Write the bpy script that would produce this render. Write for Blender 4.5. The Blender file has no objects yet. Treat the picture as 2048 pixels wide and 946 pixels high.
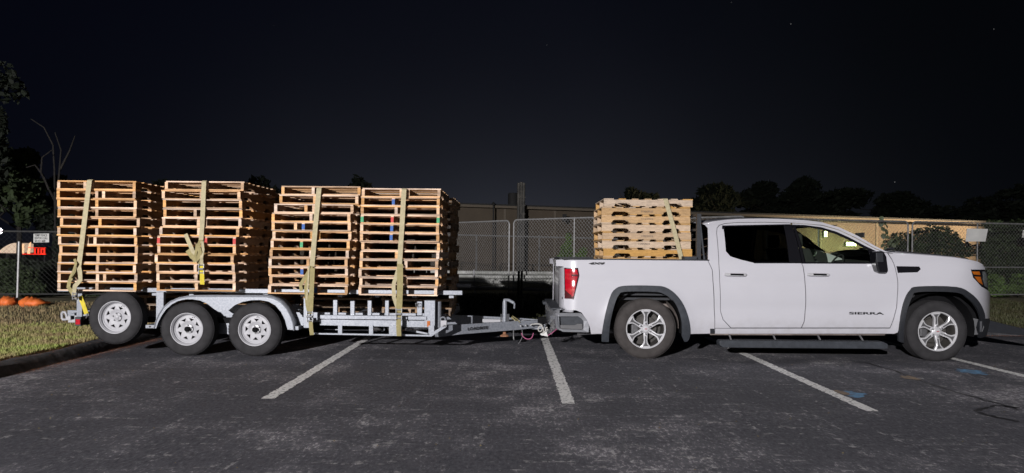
import bpy, bmesh, math, random
from mathutils import Vector, Matrix
random.seed(7)
R = math.radians
scene = bpy.context.scene
col = scene.collection

# ------------------------------------------------------------------ camera
H, F, ROLL = 1.40, 1420.0, R(0.5)
cam_d = bpy.data.cameras.new('camera')
cam = bpy.data.objects.new('camera', cam_d); col.objects.link(cam)
cam_d.sensor_width = 36; cam_d.lens = 36*F/2048; cam_d.shift_y = 27/2048
cam_d.clip_start = 0.1; cam_d.clip_end = 3000
cam.matrix_world = Matrix.Translation((0, 0, H)) @ Matrix.Rotation(R(90), 4, 'X') @ Matrix.Rotation(ROLL, 4, 'Z')
scene.camera = cam
scene.render.resolution_x = 1024; scene.render.resolution_y = 473

# ------------------------------------------------------------------ night sky
w = bpy.data.worlds.new('World'); scene.world = w; w.use_nodes = True
nt = w.node_tree; N = nt.nodes; L = nt.links; N.clear()
out = N.new('ShaderNodeOutputWorld'); bg = N.new('ShaderNodeBackground'); tc = N.new('ShaderNodeTexCoord')
sep = N.new('ShaderNodeSeparateXYZ'); L.new(tc.outputs['Generated'], sep.inputs[0])
def wmath(op, a, b=None):
    n = N.new('ShaderNodeMath'); n.operation = op
    for i, v in enumerate((a, b)):
        if v is None: continue
        if isinstance(v, (int, float)): n.inputs[i].default_value = v
        else: L.new(v, n.inputs[i])
    return n.outputs[0]
# town glow low over the roofs, fading with height and to both sides
el = wmath('MAXIMUM', sep.outputs['Z'], 0.0)
gl = wmath('EXPONENT', wmath('MULTIPLY', el, -8.0))
az = wmath('EXPONENT', wmath('MULTIPLY', wmath('POWER', wmath('ABSOLUTE', wmath('DIVIDE', wmath('SUBTRACT', sep.outputs['X'], 0.00), 0.36)), 2.0), -1.0))
g = wmath('MULTIPLY', gl, az)
nz = N.new('ShaderNodeTexNoise'); nz.inputs['Scale'].default_value = 3.0; L.new(tc.outputs['Generated'], nz.inputs['Vector'])
g2 = wmath('MULTIPLY', g, wmath('ADD', wmath('MULTIPLY', nz.outputs[0], 0.7), 0.65))
mx = N.new('ShaderNodeMixRGB'); L.new(g2, mx.inputs[0])
rr = N.new('ShaderNodeMapRange'); L.new(sep.outputs['X'], rr.inputs[0])
rr.inputs[1].default_value = 0.08; rr.inputs[2].default_value = 0.45; rr.inputs[3].default_value = 0; rr.inputs[4].default_value = 1
base = N.new('ShaderNodeMixRGB'); L.new(rr.outputs[0], base.inputs[0])
base.inputs[1].default_value = (0.0012, 0.0016, 0.0042, 1); base.inputs[2].default_value = (0.0010, 0.0014, 0.0022, 1)
L.new(base.outputs[0], mx.inputs[1]); mx.inputs[2].default_value = (0.0310, 0.0335, 0.0430, 1)
vo = N.new('ShaderNodeTexVoronoi'); vo.inputs['Scale'].default_value = 30; L.new(tc.outputs['Generated'], vo.inputs['Vector'])
st = wmath('MULTIPLY', wmath('LESS_THAN', vo.outputs['Distance'], 0.014), 0.2)
ad = N.new('ShaderNodeMixRGB'); ad.blend_type = 'ADD'; ad.inputs[0].default_value = 1
L.new(mx.outputs[0], ad.inputs[1]); L.new(st, ad.inputs[2]); L.new(ad.outputs[0], bg.inputs[0]); bg.inputs[1].default_value = 1.0
L.new(bg.outputs[0], out.inputs[0])

# ------------------------------------------------------------------ lamps
def lamp(name, loc, power, colr, rad):
    d = bpy.data.lights.new(name, 'POINT'); d.energy = power; d.color = colr; d.shadow_soft_size = rad
    o = bpy.data.objects.new(name, d); o.location = loc; col.objects.link(o); return o
lamp('parking_lot_light', (-10.7, -20.5, 7.0), 60000, (1.0, 0.97, 0.98), 0.16)     # pole light of this lot, behind the camera
yl = bpy.data.lights.new('building_flood_light', 'SPOT'); yl.energy = 30000; yl.color = (1.0, 0.74, 0.46); yl.shadow_soft_size = 0.25; yl.spot_size = R(62); yl.spot_blend = 0.6
yo = bpy.data.objects.new('building_flood_light', yl); yo.location = (36, 40, 6.5); col.objects.link(yo)   # warm flood light of the yard, aimed at the wall
yo.rotation_euler = (Vector((25, 52, 2.0))-Vector((36, 40, 6.5))).to_track_quat('-Z', 'Y').to_euler()

scene.view_settings.view_transform = 'Standard'; scene.view_settings.look = 'None'
scene.view_settings.exposure = 0; scene.view_settings.gamma = 1

# ------------------------------------------------------------------ pixel geometry
CR, SR = math.cos(ROLL), math.sin(ROLL)
def unroll(px, py):
    dx, dy = px-1024, py-500
    return dx*CR+dy*SR, -dx*SR+dy*CR
def P(px, py, Y):
    a, b = unroll(px, py)
    return Vector((a*Y/F, Y, H-b*Y/F))
def G(px, py, z=0.0):
    a, b = unroll(px, py)
    Y = (H-z)*F/b
    return Vector((a*Y/F, Y, z))

# ------------------------------------------------------------------ materials
def mat(name, c, rough=0.6, metal=0.0, var=0.12, scale=12, bump=0.0, bscale=60, rand=0.0, c2=None, coat=0.0, stretch=None, emit=None, estr=0, spec=None):
    m = bpy.data.materials.new(name); m.use_nodes = True
    n = m.node_tree.nodes; l = m.node_tree.links; b = n['Principled BSDF']
    b.inputs['Roughness'].default_value = rough; b.inputs['Metallic'].default_value = metal
    b.inputs['Coat Weight'].default_value = coat; b.inputs['Coat Roughness'].default_value = 0.04
    if spec is not None: b.inputs['Specular IOR Level'].default_value = spec
    if emit:
        b.inputs['Emission Color'].default_value = (*emit, 1); b.inputs['Emission Strength'].default_value = estr
    t = n.new('ShaderNodeTexCoord'); mp = n.new('ShaderNodeMapping'); l.new(t.outputs['Object'], mp.inputs[0])
    if stretch: mp.inputs['Scale'].default_value = stretch
    no = n.new('ShaderNodeTexNoise'); no.inputs['Scale'].default_value = scale; no.inputs['Detail'].default_value = 6
    if rand:
        oi = n.new('ShaderNodeObjectInfo'); no.noise_dimensions = '4D'
        mm = n.new('ShaderNodeMath'); mm.operation = 'MULTIPLY'; mm.inputs[1].default_value = 37
        l.new(oi.outputs['Random'], mm.inputs[0]); l.new(mm.outputs[0], no.inputs['W'])
    l.new(mp.outputs[0], no.inputs['Vector'])
    c2 = c2 or tuple(max(0, x*(1-var*3)) for x in c)
    rp = n.new('ShaderNodeValToRGB'); rp.color_ramp.elements[0].position = 0.3; rp.color_ramp.elements[1].position = 0.7
    rp.color_ramp.elements[0].color = (*c2, 1); rp.color_ramp.elements[1].color = (*c, 1)
    l.new(no.outputs[0], rp.inputs[0]); o = rp.outputs[0]
    if rand:
        hs = n.new('ShaderNodeHueSaturation'); l.new(o, hs.inputs['Color'])
        mr = n.new('ShaderNodeMapRange'); l.new(oi.outputs['Random'], mr.inputs[0])
        mr.inputs[3].default_value = 1-rand*1.35; mr.inputs[4].default_value = 1+rand*0.4; l.new(mr.outputs[0], hs.inputs['Value'])
        m2 = n.new('ShaderNodeMath'); m2.operation = 'MULTIPLY'; m2.inputs[1].default_value = 7.31; l.new(oi.outputs['Random'], m2.inputs[0])
        m3 = n.new('ShaderNodeMath'); m3.operation = 'FRACT'; l.new(m2.outputs[0], m3.inputs[0])
        mr2 = n.new('ShaderNodeMapRange'); l.new(m3.outputs[0], mr2.inputs[0]); mr2.inputs[3].default_value = 0.55; mr2.inputs[4].default_value = 1.2
        l.new(mr2.outputs[0], hs.inputs['Saturation']); o = hs.outputs[0]
    l.new(o, b.inputs['Base Color'])
    if bump:
        nb = n.new('ShaderNodeTexNoise'); nb.inputs['Scale'].default_value = bscale; nb.inputs['Detail'].default_value = 4
        l.new(mp.outputs[0], nb.inputs['Vector'])
        bu = n.new('ShaderNodeBump'); bu.inputs['Strength'].default_value = bump; bu.inputs['Distance'].default_value = 0.01
        l.new(nb.outputs[0], bu.inputs['Height']); l.new(bu.outputs[0], b.inputs['Normal'])
    return m
M = {}
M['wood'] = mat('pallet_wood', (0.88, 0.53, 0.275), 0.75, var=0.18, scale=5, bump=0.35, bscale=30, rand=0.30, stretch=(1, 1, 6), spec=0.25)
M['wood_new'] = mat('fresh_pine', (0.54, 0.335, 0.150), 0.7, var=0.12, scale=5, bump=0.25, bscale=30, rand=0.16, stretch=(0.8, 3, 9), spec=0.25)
M['wood_side_shade'] = mat('shaded_stringer_side', (0.34, 0.20, 0.105), 0.85, var=0.15, scale=4, bump=0.4, bscale=30, rand=0.3, stretch=(1, 1, 5), spec=0.15)  # shade inside the pallets is put into this darker side colour
M['wood_rear_shade'] = mat('shaded_pallet_wood', (0.50, 0.32, 0.18), 0.85, var=0.16, scale=5, bump=0.4, bscale=30, rand=0.4, stretch=(1, 1, 6), spec=0.15)  # rear-row boards coloured darker to deepen the shade behind the front stacks
M['wood_red'] = mat('red_stained_wood', (0.60, 0.22, 0.15), 0.75, var=0.1, rand=0.1)
M['p_blue'] = mat('blue_paint_on_wood', (0.04, 0.13, 0.42), 0.7, var=0.15, scale=30)
M['p_green'] = mat('green_paint_on_wood', (0.08, 0.40, 0.18), 0.7, var=0.15, scale=30)
M['p_red'] = mat('red_paint_on_wood', (0.62, 0.06, 0.05), 0.7, var=0.15, scale=30)
M['paint'] = mat('white_car_paint', (0.485, 0.483, 0.52), 0.28, var=0.01, scale=3, coat=1.0)
def add_dust(m, lo, hi, amt):      # road dust low on the doors and sills
    n = m.node_tree.nodes; l = m.node_tree.links; b = n['Principled BSDF']; src = b.inputs['Base Color'].links[0].from_socket
    t = n.new('ShaderNodeTexCoord'); s = n.new('ShaderNodeSeparateXYZ'); l.new(t.outputs['Object'], s.inputs[0])
    mr = n.new('ShaderNodeMapRange'); mr.inputs[1].default_value = hi; mr.inputs[2].default_value = lo; l.new(s.outputs['Z'], mr.inputs[0])
    no = n.new('ShaderNodeTexNoise'); no.inputs['Scale'].default_value = 7; no.inputs['Detail'].default_value = 9; no.inputs['Roughness'].default_value = .75; l.new(t.outputs['Object'], no.inputs['Vector'])
    r2 = n.new('ShaderNodeMapRange'); r2.inputs[1].default_value = .42; r2.inputs[2].default_value = .72; l.new(no.outputs[0], r2.inputs[0])
    m1 = n.new('ShaderNodeMath'); m1.operation = 'MULTIPLY'; l.new(mr.outputs[0], m1.inputs[0]); l.new(r2.outputs[0], m1.inputs[1])
    m2 = n.new('ShaderNodeMath'); m2.operation = 'MULTIPLY'; m2.inputs[1].default_value = amt; l.new(m1.outputs[0], m2.inputs[0])
    mx = n.new('ShaderNodeMixRGB'); l.new(m2.outputs[0], mx.inputs[0]); l.new(src, mx.inputs[1]); mx.inputs[2].default_value = (0.20, 0.16, 0.12, 1); l.new(mx.outputs[0], b.inputs['Base Color'])
add_dust(M['paint'], .36, .62, .28)
M['plastic'] = mat('black_textured_plastic', (0.020, 0.022, 0.027), 0.55, var=0.1, scale=40, bump=0.08, bscale=300)
M['plasticg'] = mat('grey_dusty_plastic', (0.042, 0.047, 0.056), 0.6, var=0.12, scale=20, spec=0.3)
M['gloss'] = mat('gloss_black', (0.008, 0.008, 0.01), 0.12, var=0)
M['dark'] = mat('dark_underbody', (0.010, 0.010, 0.011), 0.95, var=0.1, spec=0.05)
M['seal'] = None
M['gap'] = mat('grey_door_seal', (0.05, 0.052, 0.055), 0.9, var=0.05, spec=0.1)
M['tyre'] = mat('tyre_rubber', (0.036, 0.035, 0.037), 0.85, var=0.12, scale=9, bump=0.1, bscale=120, spec=0.15)
M['tyre_dirty'] = mat('dusty_tyre_rubber', (0.062, 0.056, 0.054), 0.9, var=0.12, scale=9, bump=0.15, bscale=120, spec=0.15)
M['chrome'] = mat('bright_alloy', (0.72, 0.72, 0.74), 0.30, 0.45, var=0.03)
M['chrome_trim'] = mat('chrome_trim', (0.40, 0.41, 0.44), 0.2, 0.6, var=0.03)
M['alloy'] = mat('machined_alloy', (0.58, 0.58, 0.60), 0.35, 0.35, var=0.08, scale=14)
M['alloy_dark'] = mat('grey_painted_alloy', (0.12, 0.12, 0.125), 0.45, 0.4, var=0.08)
M['galv'] = mat('galvanised_steel', (0.29, 0.305, 0.335), 0.42, 0.25, scale=45, c2=(0.18, 0.195, 0.225), bump=0.05, bscale=80)
M['white'] = mat('white_wheel_paint', (0.38, 0.38, 0.40), 0.5, var=0.05, scale=8)
M['strap'] = mat('olive_webbing', (0.31, 0.265, 0.12), 0.85, var=0.08, scale=30, bump=0.3, bscale=200)
M['strap_pale'] = mat('pale_webbing', (0.44, 0.385, 0.24), 0.85, var=0.08, scale=30, bump=0.3, bscale=200)
M['strap_yellow'] = mat('yellow_webbing', (0.62, 0.50, 0.04), 0.85, var=0.08, scale=30)
M['disc'] = mat('brake_iron', (0.07, 0.065, 0.06), 0.6, 0.3, var=0.15)
M['steel'] = mat('dull_steel', (0.30, 0.30, 0.31), 0.45, 0.6, var=0.1)
M['rust'] = mat('rusty_steel', (0.36, 0.17, 0.09), 0.8, var=0.15, scale=18)
M['wellliner'] = mat('dusty_wheel_liner', (0.24, 0.20, 0.18), 0.9, var=0.15, scale=9)
M['amber'] = mat('amber_lens', (0.50, 0.13, 0.012), 0.2, var=0.1, scale=60, coat=1)
M['lens_red'] = mat('red_lens', (0.50, 0.006, 0.02), 0.15, var=0.15, scale=30, coat=1)
M['lens_dark'] = mat('dark_red_lens', (0.07, 0.004, 0.008), 0.15, var=0.1, coat=1)
M['lens_clear'] = mat('clear_lens', (0.35, 0.38, 0.38), 0.12, 0.5, var=0.1, coat=1)
M['line'] = None
M['wirew'] = mat('white_cable', (0.45, 0.44, 0.41), 0.5, var=0.05)
M['wirep'] = mat('pink_cable', (0.38, 0.10, 0.20), 0.5, var=0.05)
M['ink'] = mat('black_print', (0.01, 0.01, 0.012), 0.6, var=0)
M['stamp'] = mat('faded_ink_stamp', (0.13, 0.11, 0.10), 0.8, var=0)
M['seat'] = mat('dark_cloth_seat', (0.02, 0.02, 0.022), 0.9, var=0.1)
def glass(name, c, alpha_t, rough=0.0):
    m = bpy.data.materials.new(name); m.use_nodes = True; n = m.node_tree.nodes; l = m.node_tree.links; n.clear()
    o = n.new('ShaderNodeOutputMaterial'); mixs = n.new('ShaderNodeMixShader'); t = n.new('ShaderNodeBsdfTransparent'); gl = n.new('ShaderNodeBsdfGlossy')
    t.inputs[0].default_value = (*c, 1); gl.inputs['Roughness'].default_value = rough
    lw = n.new('ShaderNodeLayerWeight'); lw.inputs[0].default_value = 0.5
    pw = n.new('ShaderNodeMath'); pw.operation = 'POWER'; pw.inputs[1].default_value = 4.5; l.new(lw.outputs['Facing'], pw.inputs[0])
    ma = n.new('ShaderNodeMath'); ma.operation = 'MULTIPLY_ADD'; ma.inputs[1].default_value = 0.6; ma.inputs[2].default_value = 0.045; l.new(pw.outputs[0], ma.inputs[0])
    l.new(ma.outputs[0], mixs.inputs[0]); l.new(t.outputs[0], mixs.inputs[1]); l.new(gl.outputs[0], mixs.inputs[2]); l.new(mixs.outputs[0], o.inputs[0])
    return m
M['glass_clear'] = glass('green_tinted_glass', (0.80, 0.88, 0.78), 0)
M['glass_dark'] = glass('privacy_glass', (0.015, 0.016, 0.016), 0)

# ------------------------------------------------------------------ mesh helpers
def worigin(p):
    v = Vector((0, 0, 0))
    while p is not None: v += p.location; p = p.parent
    return v
class MB:
    def __init__(s): s.v = []; s.f = []
    def add(s, vs, fs):
        k = len(s.v); s.v += [Vector(a) for a in vs]; s.f += [tuple(i+k for i in f) for f in fs]; return s
    def box(s, x0, x1, y0, y1, z0, z1):
        return s.add([(x, y, z) for z in (z0, z1) for y in (y0, y1) for x in (x0, x1)],
                     [(0, 2, 3, 1), (4, 5, 7, 6), (0, 1, 5, 4), (1, 3, 7, 5), (3, 2, 6, 7), (2, 0, 4, 6)])
    def pbox(s, px0, py0, px1, py1, Y, d):
        a = P(px0, (py0+py1)/2, Y); b = P(px1, (py0+py1)/2, Y); mxp = (px0+px1)/2
        t = P(mxp, py0, Y); u = P(mxp, py1, Y)
        return s.box(a.x, b.x, Y, Y+d, u.z, t.z)
    def prism(s, poly, y0, y1):          # poly: (x,z)
        n = len(poly); vs = [(x, y0, z) for x, z in poly]+[(x, y1, z) for x, z in poly]
        return s.add(vs, [tuple(range(n)), tuple(range(2*n-1, n-1, -1))]+[((i+1) % n, i, i+n, (i+1) % n+n) for i in range(n)])
    def pprism(s, pp, Y, d):
        return s.prism([(P(a, b, Y).x, P(a, b, Y).z) for a, b in pp], Y, Y+d)
    def bar(s, a, b, wx, wz, up=(0, 0, 1)):   # box beam from a to b
        a = Vector(a); b = Vector(b); d = (b-a).normalized(); u = Vector(up)
        if abs(d.dot(u)) > 0.98: u = Vector((0, 1, 0))
        sd = d.cross(u).normalized()*wx/2; u = sd.cross(d).normalized()*wz/2
        return s.add([p+i*sd+j*u for p in (a, b) for i, j in ((-1, -1), (1, -1), (1, 1), (-1, 1))],
                     [(3, 2, 1, 0), (4, 5, 6, 7), (0, 1, 5, 4), (1, 2, 6, 5), (2, 3, 7, 6), (3, 0, 4, 7)])
    def tube(s, pts, r, seg=8, cap=True):
        pts = [Vector(p) for p in pts]; n = len(pts); rs = r if isinstance(r, (list, tuple)) else [r]*n
        d0 = (pts[1]-pts[0]).normalized(); u = Vector((0, 0, 1)) if abs(d0.z) < 0.9 else Vector((1, 0, 0)); vs = []
        for i, p in enumerate(pts):
            d = (pts[min(i+1, n-1)]-pts[max(i-1, 0)]).normalized()
            a = d.cross(u)
            if a.length < 1e-6: a = d.orthogonal()
            a.normalize(); b = a.cross(d).normalized(); u = b
            for k in range(seg):
                t = 2*math.pi*k/seg; vs.append(p+rs[i]*(math.cos(t)*a+math.sin(t)*b))
        fs = [(i*seg+k, i*seg+(k+1) % seg, (i+1)*seg+(k+1) % seg, (i+1)*seg+k) for i in range(n-1) for k in range(seg)]
        if cap: fs += [tuple(range(seg-1, -1, -1)), tuple(range((n-1)*seg, n*seg))]
        return s.add(vs, fs)
    def lathe(s, prof, c, seg=48, closed=False):   # axis along Y through c; prof (r, y)
        n = len(prof); vs = []
        for k in range(seg):
            t = 2*math.pi*k/seg
            for r, y in prof: vs.append((c[0]+r*math.cos(t), c[1]+y, c[2]+r*math.sin(t)))
        m = n if closed else n-1
        return s.add(vs, [(k*n+i, k*n+(i+1) % n, ((k+1) % seg)*n+(i+1) % n, ((k+1) % seg)*n+i) for k in range(seg) for i in range(m)])
    def ribbon(s, pts, wd, th=0.004, wdir=(1, 0, 0)):
        pts = [Vector(p) for p in pts]; n = len(pts); ws = wd if isinstance(wd, (list, tuple)) else [wd]*n; W = Vector(wdir)
        vs = []
        for i, p in enumerate(pts):
            d = (pts[min(i+1, n-1)]-pts[max(i-1, 0)]).normalized(); a = (W-d*W.dot(d)).normalized(); b = a.cross(d)
            for i2, j in ((-1, -1), (1, -1), (1, 1), (-1, 1)): vs.append(p+i2*a*ws[i]/2+j*b*th/2)
        fs = [(i*4+k, i*4+(k+1) % 4, (i+1)*4+(k+1) % 4, (i+1)*4+k) for i in range(n-1) for k in range(4)]
        return s.add(vs, fs+[(3, 2, 1, 0), tuple(range((n-1)*4, n*4))])
    def build(s, name, m, parent=None, smooth=False, bevel=0, split=35, fixn=True):
        o0 = worigin(parent); me = bpy.data.meshes.new(name)
        me.from_pydata([v-o0 for v in s.v], [], s.f)
        if fixn:
            b = bmesh.new(); b.from_mesh(me); bmesh.ops.recalc_face_normals(b, faces=b.faces); b.to_mesh(me); b.free()
        me.materials.append(m); ob = bpy.data.objects.new(name, me); col.objects.link(ob)
        if parent is not None: ob.parent = parent
        if smooth: me.polygons.foreach_set('use_smooth', [True]*len(me.polygons))
        if bevel:
            md = ob.modifiers.new('bevel', 'BEVEL'); md.width = bevel; md.segments = 2; md.limit_method = 'ANGLE'; md.angle_limit = R(40)
        if smooth and split:
            md = ob.modifiers.new('split', 'EDGE_SPLIT'); md.split_angle = R(split)
        me.update(); return ob
def tag(o, label=None, cat=None, group=None, kind=None):
    if label: o['label'] = label
    if cat: o['category'] = cat
    if group: o['group'] = group
    if kind: o['kind'] = kind
    return o
def empty(name, loc, label=None, cat=None, group=None):
    o = bpy.data.objects.new(name, None); col.objects.link(o); o.location = loc; o.empty_display_size = 0.2
    return tag(o, label, cat, group)
def copy_tree(o, parent=None):
    c = o.copy(); col.objects.link(c)
    if parent is not None: c.parent = parent
    for ch in list(o.children): copy_tree(ch, c)
    return c
def text(name, s, m, loc, size, parent=None, xs=1.0, shear=0.0, rot=(90, 0, 0), ext=0.001, bold=0.0, align='LEFT'):
    cu = bpy.data.curves.new(name, 'FONT'); cu.body = s; cu.size = size; cu.extrude = ext; cu.offset = bold; cu.align_x = align; cu.shear = shear
    t = bpy.data.objects.new(name, cu); col.objects.link(t)
    me = bpy.data.meshes.new_from_object(t.evaluated_get(bpy.context.evaluated_depsgraph_get()))
    bpy.data.objects.remove(t); me.materials.clear(); me.materials.append(m)
    o = bpy.data.objects.new(name, me); col.objects.link(o)
    if parent is not None: o.parent = parent
    o.location = Vector(loc)-worigin(parent); o.rotation_euler = [R(a) for a in rot]; o.scale = (xs, 1, 1)
    return o
# ================================================================== SETTING
def asphalt_mat():
    m = bpy.data.materials.new('worn_asphalt'); m.use_nodes = True; n = m.node_tree.nodes; l = m.node_tree.links; b = n['Principled BSDF']
    t = n.new('ShaderNodeTexCoord'); b.inputs['Roughness'].default_value = 0.8; b.inputs['Specular IOR Level'].default_value = 0.3
    def noise(sc, det=6, st=(1, 1, 1), ro=0.6, rz=0):
        mp = n.new('ShaderNodeMapping'); mp.inputs['Scale'].default_value = st; mp.inputs['Rotation'].default_value = (0, 0, rz); l.new(t.outputs['Object'], mp.inputs[0])
        x = n.new('ShaderNodeTexNoise'); x.inputs['Scale'].default_value = sc; x.inputs['Detail'].default_value = det; x.inputs['Roughness'].default_value = ro
        l.new(mp.outputs[0], x.inputs['Vector']); return x.outputs[0]
    def ramp(s, a, c): 
        r = n.new('ShaderNodeMapRange'); r.inputs[1].default_value = a; r.inputs[2].default_value = c; l.new(s, r.inputs[0]); return r.outputs[0]
    def mul(a, c):
        x = n.new('ShaderNodeMath'); x.operation = 'MULTIPLY'
        for i, v in enumerate((a, c)):
            if isinstance(v, float): x.inputs[i].default_value = v
            else: l.new(v, x.inputs[i])
        return x.outputs[0]
    def mixc(f, a, c):
        x = n.new('ShaderNodeMixRGB'); l.new(f, x.inputs[0])
        for i, v in ((1, a), (2, c)):
            if isinstance(v, tuple): x.inputs[i].default_value = (*v, 1)
            else: l.new(v, x.inputs[i])
        return x.outputs[0]
    def add(a, c):
        x = n.new('ShaderNodeMath'); x.operation = 'ADD'
        for i, v in enumerate((a, c)):
            if isinstance(v, float): x.inputs[i].default_value = v
            else: l.new(v, x.inputs[i])
        return x.outputs[0]
    wear = mul(add(ramp(noise(0.38, 5, (1, 0.6, 1), 0.6), 0.42, 0.64), ramp(noise(1.5, 6, (1, .9, 1), 0.68, .2), 0.44, 0.66)), 0.5)
    fine = noise(34, 3, (1, 0.5, 1), 0.78); fine2 = noise(14, 4, (1, .7, 1), 0.78, .3)
    scr = ramp(noise(2.6, 7, (0.5, 5.0, 1), 0.70, -0.3), 0.54, 0.62)
    scr2 = ramp(noise(1.9, 7, (4.5, 0.5, 1), 0.70, 0.55), 0.55, 0.63)
    def thr(sig, w_, lo, span, soft):      # more of the pale stone shows where the surface is worn
        e = add(add(sig, mul(w_, span)), -lo); x = n.new('ShaderNodeMath'); x.operation = 'MULTIPLY'; x.use_clamp = True; l.new(e, x.inputs[0]); x.inputs[1].default_value = 1/soft; return x.outputs[0]
    c0 = mixc(ramp(fine, 0.36, 0.64), (0.048, 0.049, 0.060), (0.118, 0.116, 0.132))
    c1 = mixc(mul(mul(wear, wear), 1.0), c0, (0.25, 0.24, 0.262))
    c2 = mixc(mul(thr(fine, wear, 0.70, 0.28, 0.10), 0.70), c1, (0.58, 0.55, 0.57))
    c3 = mixc(mul(mul(scr, thr(fine2, wear, 0.54, 0.10, 0.10)), 0.55), c2, (0.66, 0.64, 0.62))
    c4 = mixc(mul(mul(scr2, thr(fine2, wear, 0.54, 0.10, 0.10)), 0.6), c3, (0.62, 0.60, 0.60))
    c5 = mixc(mul(ramp(noise(0.75, 5, rz=1.2), 0.54, 0.70), 0.45), c4, (0.060, 0.059, 0.068))
    l.new(c5, b.inputs['Base Color'])
    bu = n.new('ShaderNodeBump'); bu.inputs['Strength'].default_value = 0.55; bu.inputs['Distance'].default_value = 0.006
    l.new(noise(220, 4, ro=0.8), bu.inputs['Height']); l.new(bu.outputs[0], b.inputs['Normal'])
    return m
M['asphalt'] = asphalt_mat()
M['soil'] = mat('dry_grass_soil', (0.21, 0.165, 0.10), 0.95, var=0.2, scale=1.6, c2=(0.10, 0.10, 0.045), bump=0.6, bscale=20)
M['farsoil'] = mat('bare_dirt', (0.12, 0.10, 0.08), 0.95, var=0.2, scale=0.5, bump=0.5, bscale=5)
M['kerb'] = mat('tarry_kerb', (0.085, 0.083, 0.088), 0.8, var=0.25, scale=9, c2=(0.02, 0.02, 0.022), bump=0.9, bscale=14)
M['needles'] = mat('pine_needle_litter', (0.42, 0.17, 0.085), 0.9, var=0.15, scale=20)
M['line'] = mat('worn_line_paint', (0.80, 0.79, 0.77), 0.8, var=0.1, scale=28, c2=(0.66, 0.65, 0.64), bump=0.3, bscale=200)
M['seal'] = mat('crack_sealant', (0.022, 0.022, 0.025), 0.45, var=0.1)

for e_, (p_, c_) in zip([n for n in M['line'].node_tree.nodes if n.type == 'VALTORGB'][0].color_ramp.elements, ((.36, (.16, .155, .16, 1)), (.45, (.86, .85, .83, 1)))): e_.position = p_; e_.color = c_
# ground out to the horizon, lot, verge
tag(MB().add([(-900, -400, -0.05), (900, -400, -0.05), (900, 1500, -0.05), (-900, 1500, -0.05)], [(0, 1, 2, 3)]).build('ground', M['farsoil']), kind='structure')
kp = [(-5.56, -30+i*0.5) for i in range(82)]
for i in range(1, 12):
    a = R(180-90*i/12); kp.append((-5.56+1.45+1.45*math.cos(a), 10.9+1.45*math.sin(a)))
kp += [(-4.1+i*0.5, 12.36) for i in range(140)]
lot = [(-5.56, -30)]+[(x+0.02, y-0.02) for x, y in kp[1:]]+[(kp[-1][0], -30)]
me = MB().add([(x, y, 0) for x, y in lot], [tuple(range(len(lot)))]); tag(me.build('parking_lot', M['asphalt'], fixn=False), kind='structure')
vg = [(x-0.0, y+0.0) for x, y in kp]+[(66, 30), (-60, 30), (-60, -30)]
tag(MB().add([(x, y, 0.085) for x, y in vg], [tuple(range(len(vg)))]).build('verge', M['soil'], fixn=False), kind='structure')
kb = MB(); rows = []
rk = random.Random(3)
for i, (x, y) in enumerate(kp):
    j = min(i+1, len(kp)-1); k = max(i-1, 0); d = Vector((kp[j][0]-kp[k][0], kp[j][1]-kp[k][1])).normalized(); nx, ny = -d.y, d.x
    row = []
    for off, z in ((-0.17, -0.01), (-0.13, 0.05), (-0.09, 0.105), (-0.02, 0.135), (0.06, 0.125), (0.12, 0.07)):
        j1, j2, j3 = rk.uniform(-.02, .02), rk.uniform(-.02, .02), rk.uniform(-.02, .02)
        row.append((x+nx*off+j1, y+ny*off+j2, z+(j3 if z > 0 else 0)))
    rows.append(row)
vs = [v for r in rows for v in r]; n6 = 6
kb.add(vs, [(i*n6+k, i*n6+k+1, (i+1)*n6+k+1, (i+1)*n6+k) for i in range(len(rows)-1) for k in range(n6-1)])
tag(kb.build('kerb', M['kerb'], smooth=True, split=50), kind='structure')

# painted bay lines: (far px,py) -> (near px,py), real 10 cm stripes lying on the asphalt
def stripe(a, b, wd, m, name, z=0.004):
    d = (b-a).normalized(); s = Vector((-d.y, d.x, 0))*wd/2; k = max(2, int((b-a).length/0.04)); mb = MB(); vs = []; rr = random.Random(int(abs(a.x)*999))
    for i in range(k+1):
        p = a.lerp(b, i/k); e1 = rr.uniform(-.011, .007); e2 = rr.uniform(-.007, .011); nn = s.normalized()
        vs += [(p+s+nn*e1).to_3d()+Vector((0, 0, z)), (p-s+nn*e2).to_3d()+Vector((0, 0, z))]
    mb.add(vs, [(2*i, 2*i+1, 2*i+3, 2*i+2) for i in range(k)])
    return tag(mb.build(name, m, fixn=False), kind='structure')
VX = lambda px, py: G(px, py)
for (nx_, ny_, slope) in ((535, 798, 0), (1138, 808, 0), (1745, 823, 0), (2290, 812, 0)):
    b = G(nx_, ny_); a = Vector((b.x+0.0, 11.6, 0)); stripe(a, b, 0.125, M['line'], 'painted_bay_line')
def blotch(px, py, rx, ry, m, name, seed, z=0.005):
    c = G(px, py); rr = random.Random(seed); n = 22; ring = []
    for i in range(n):
        t = 2*math.pi*i/n; k = rr.uniform(0.65, 1.15); ring.append((c.x+rx*k*math.cos(t), c.y+ry*k*math.sin(t), z))
    return tag(MB().add([(c.x, c.y, z)]+ring, [(0, i+1, (i+1) % n+1) for i in range(n)]).build(name, m, fixn=False), kind='structure')
M['bluemark'] = mat('faded_blue_marking_paint', (0.14, 0.36, 0.62), 0.85, var=0.25, scale=18, c2=(0.10, 0.13, 0.17))
M['tanmark'] = mat('tan_marking_paint', (0.36, 0.25, 0.14), 0.85, var=0.25, scale=18, c2=(0.12, 0.11, 0.11))
blotch(1943, 744, 0.16, 0.20, M['bluemark'], 'painted_mark', 1); blotch(1706, 789, 0.13, 0.16, M['bluemark'], 'painted_mark', 2)
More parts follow.
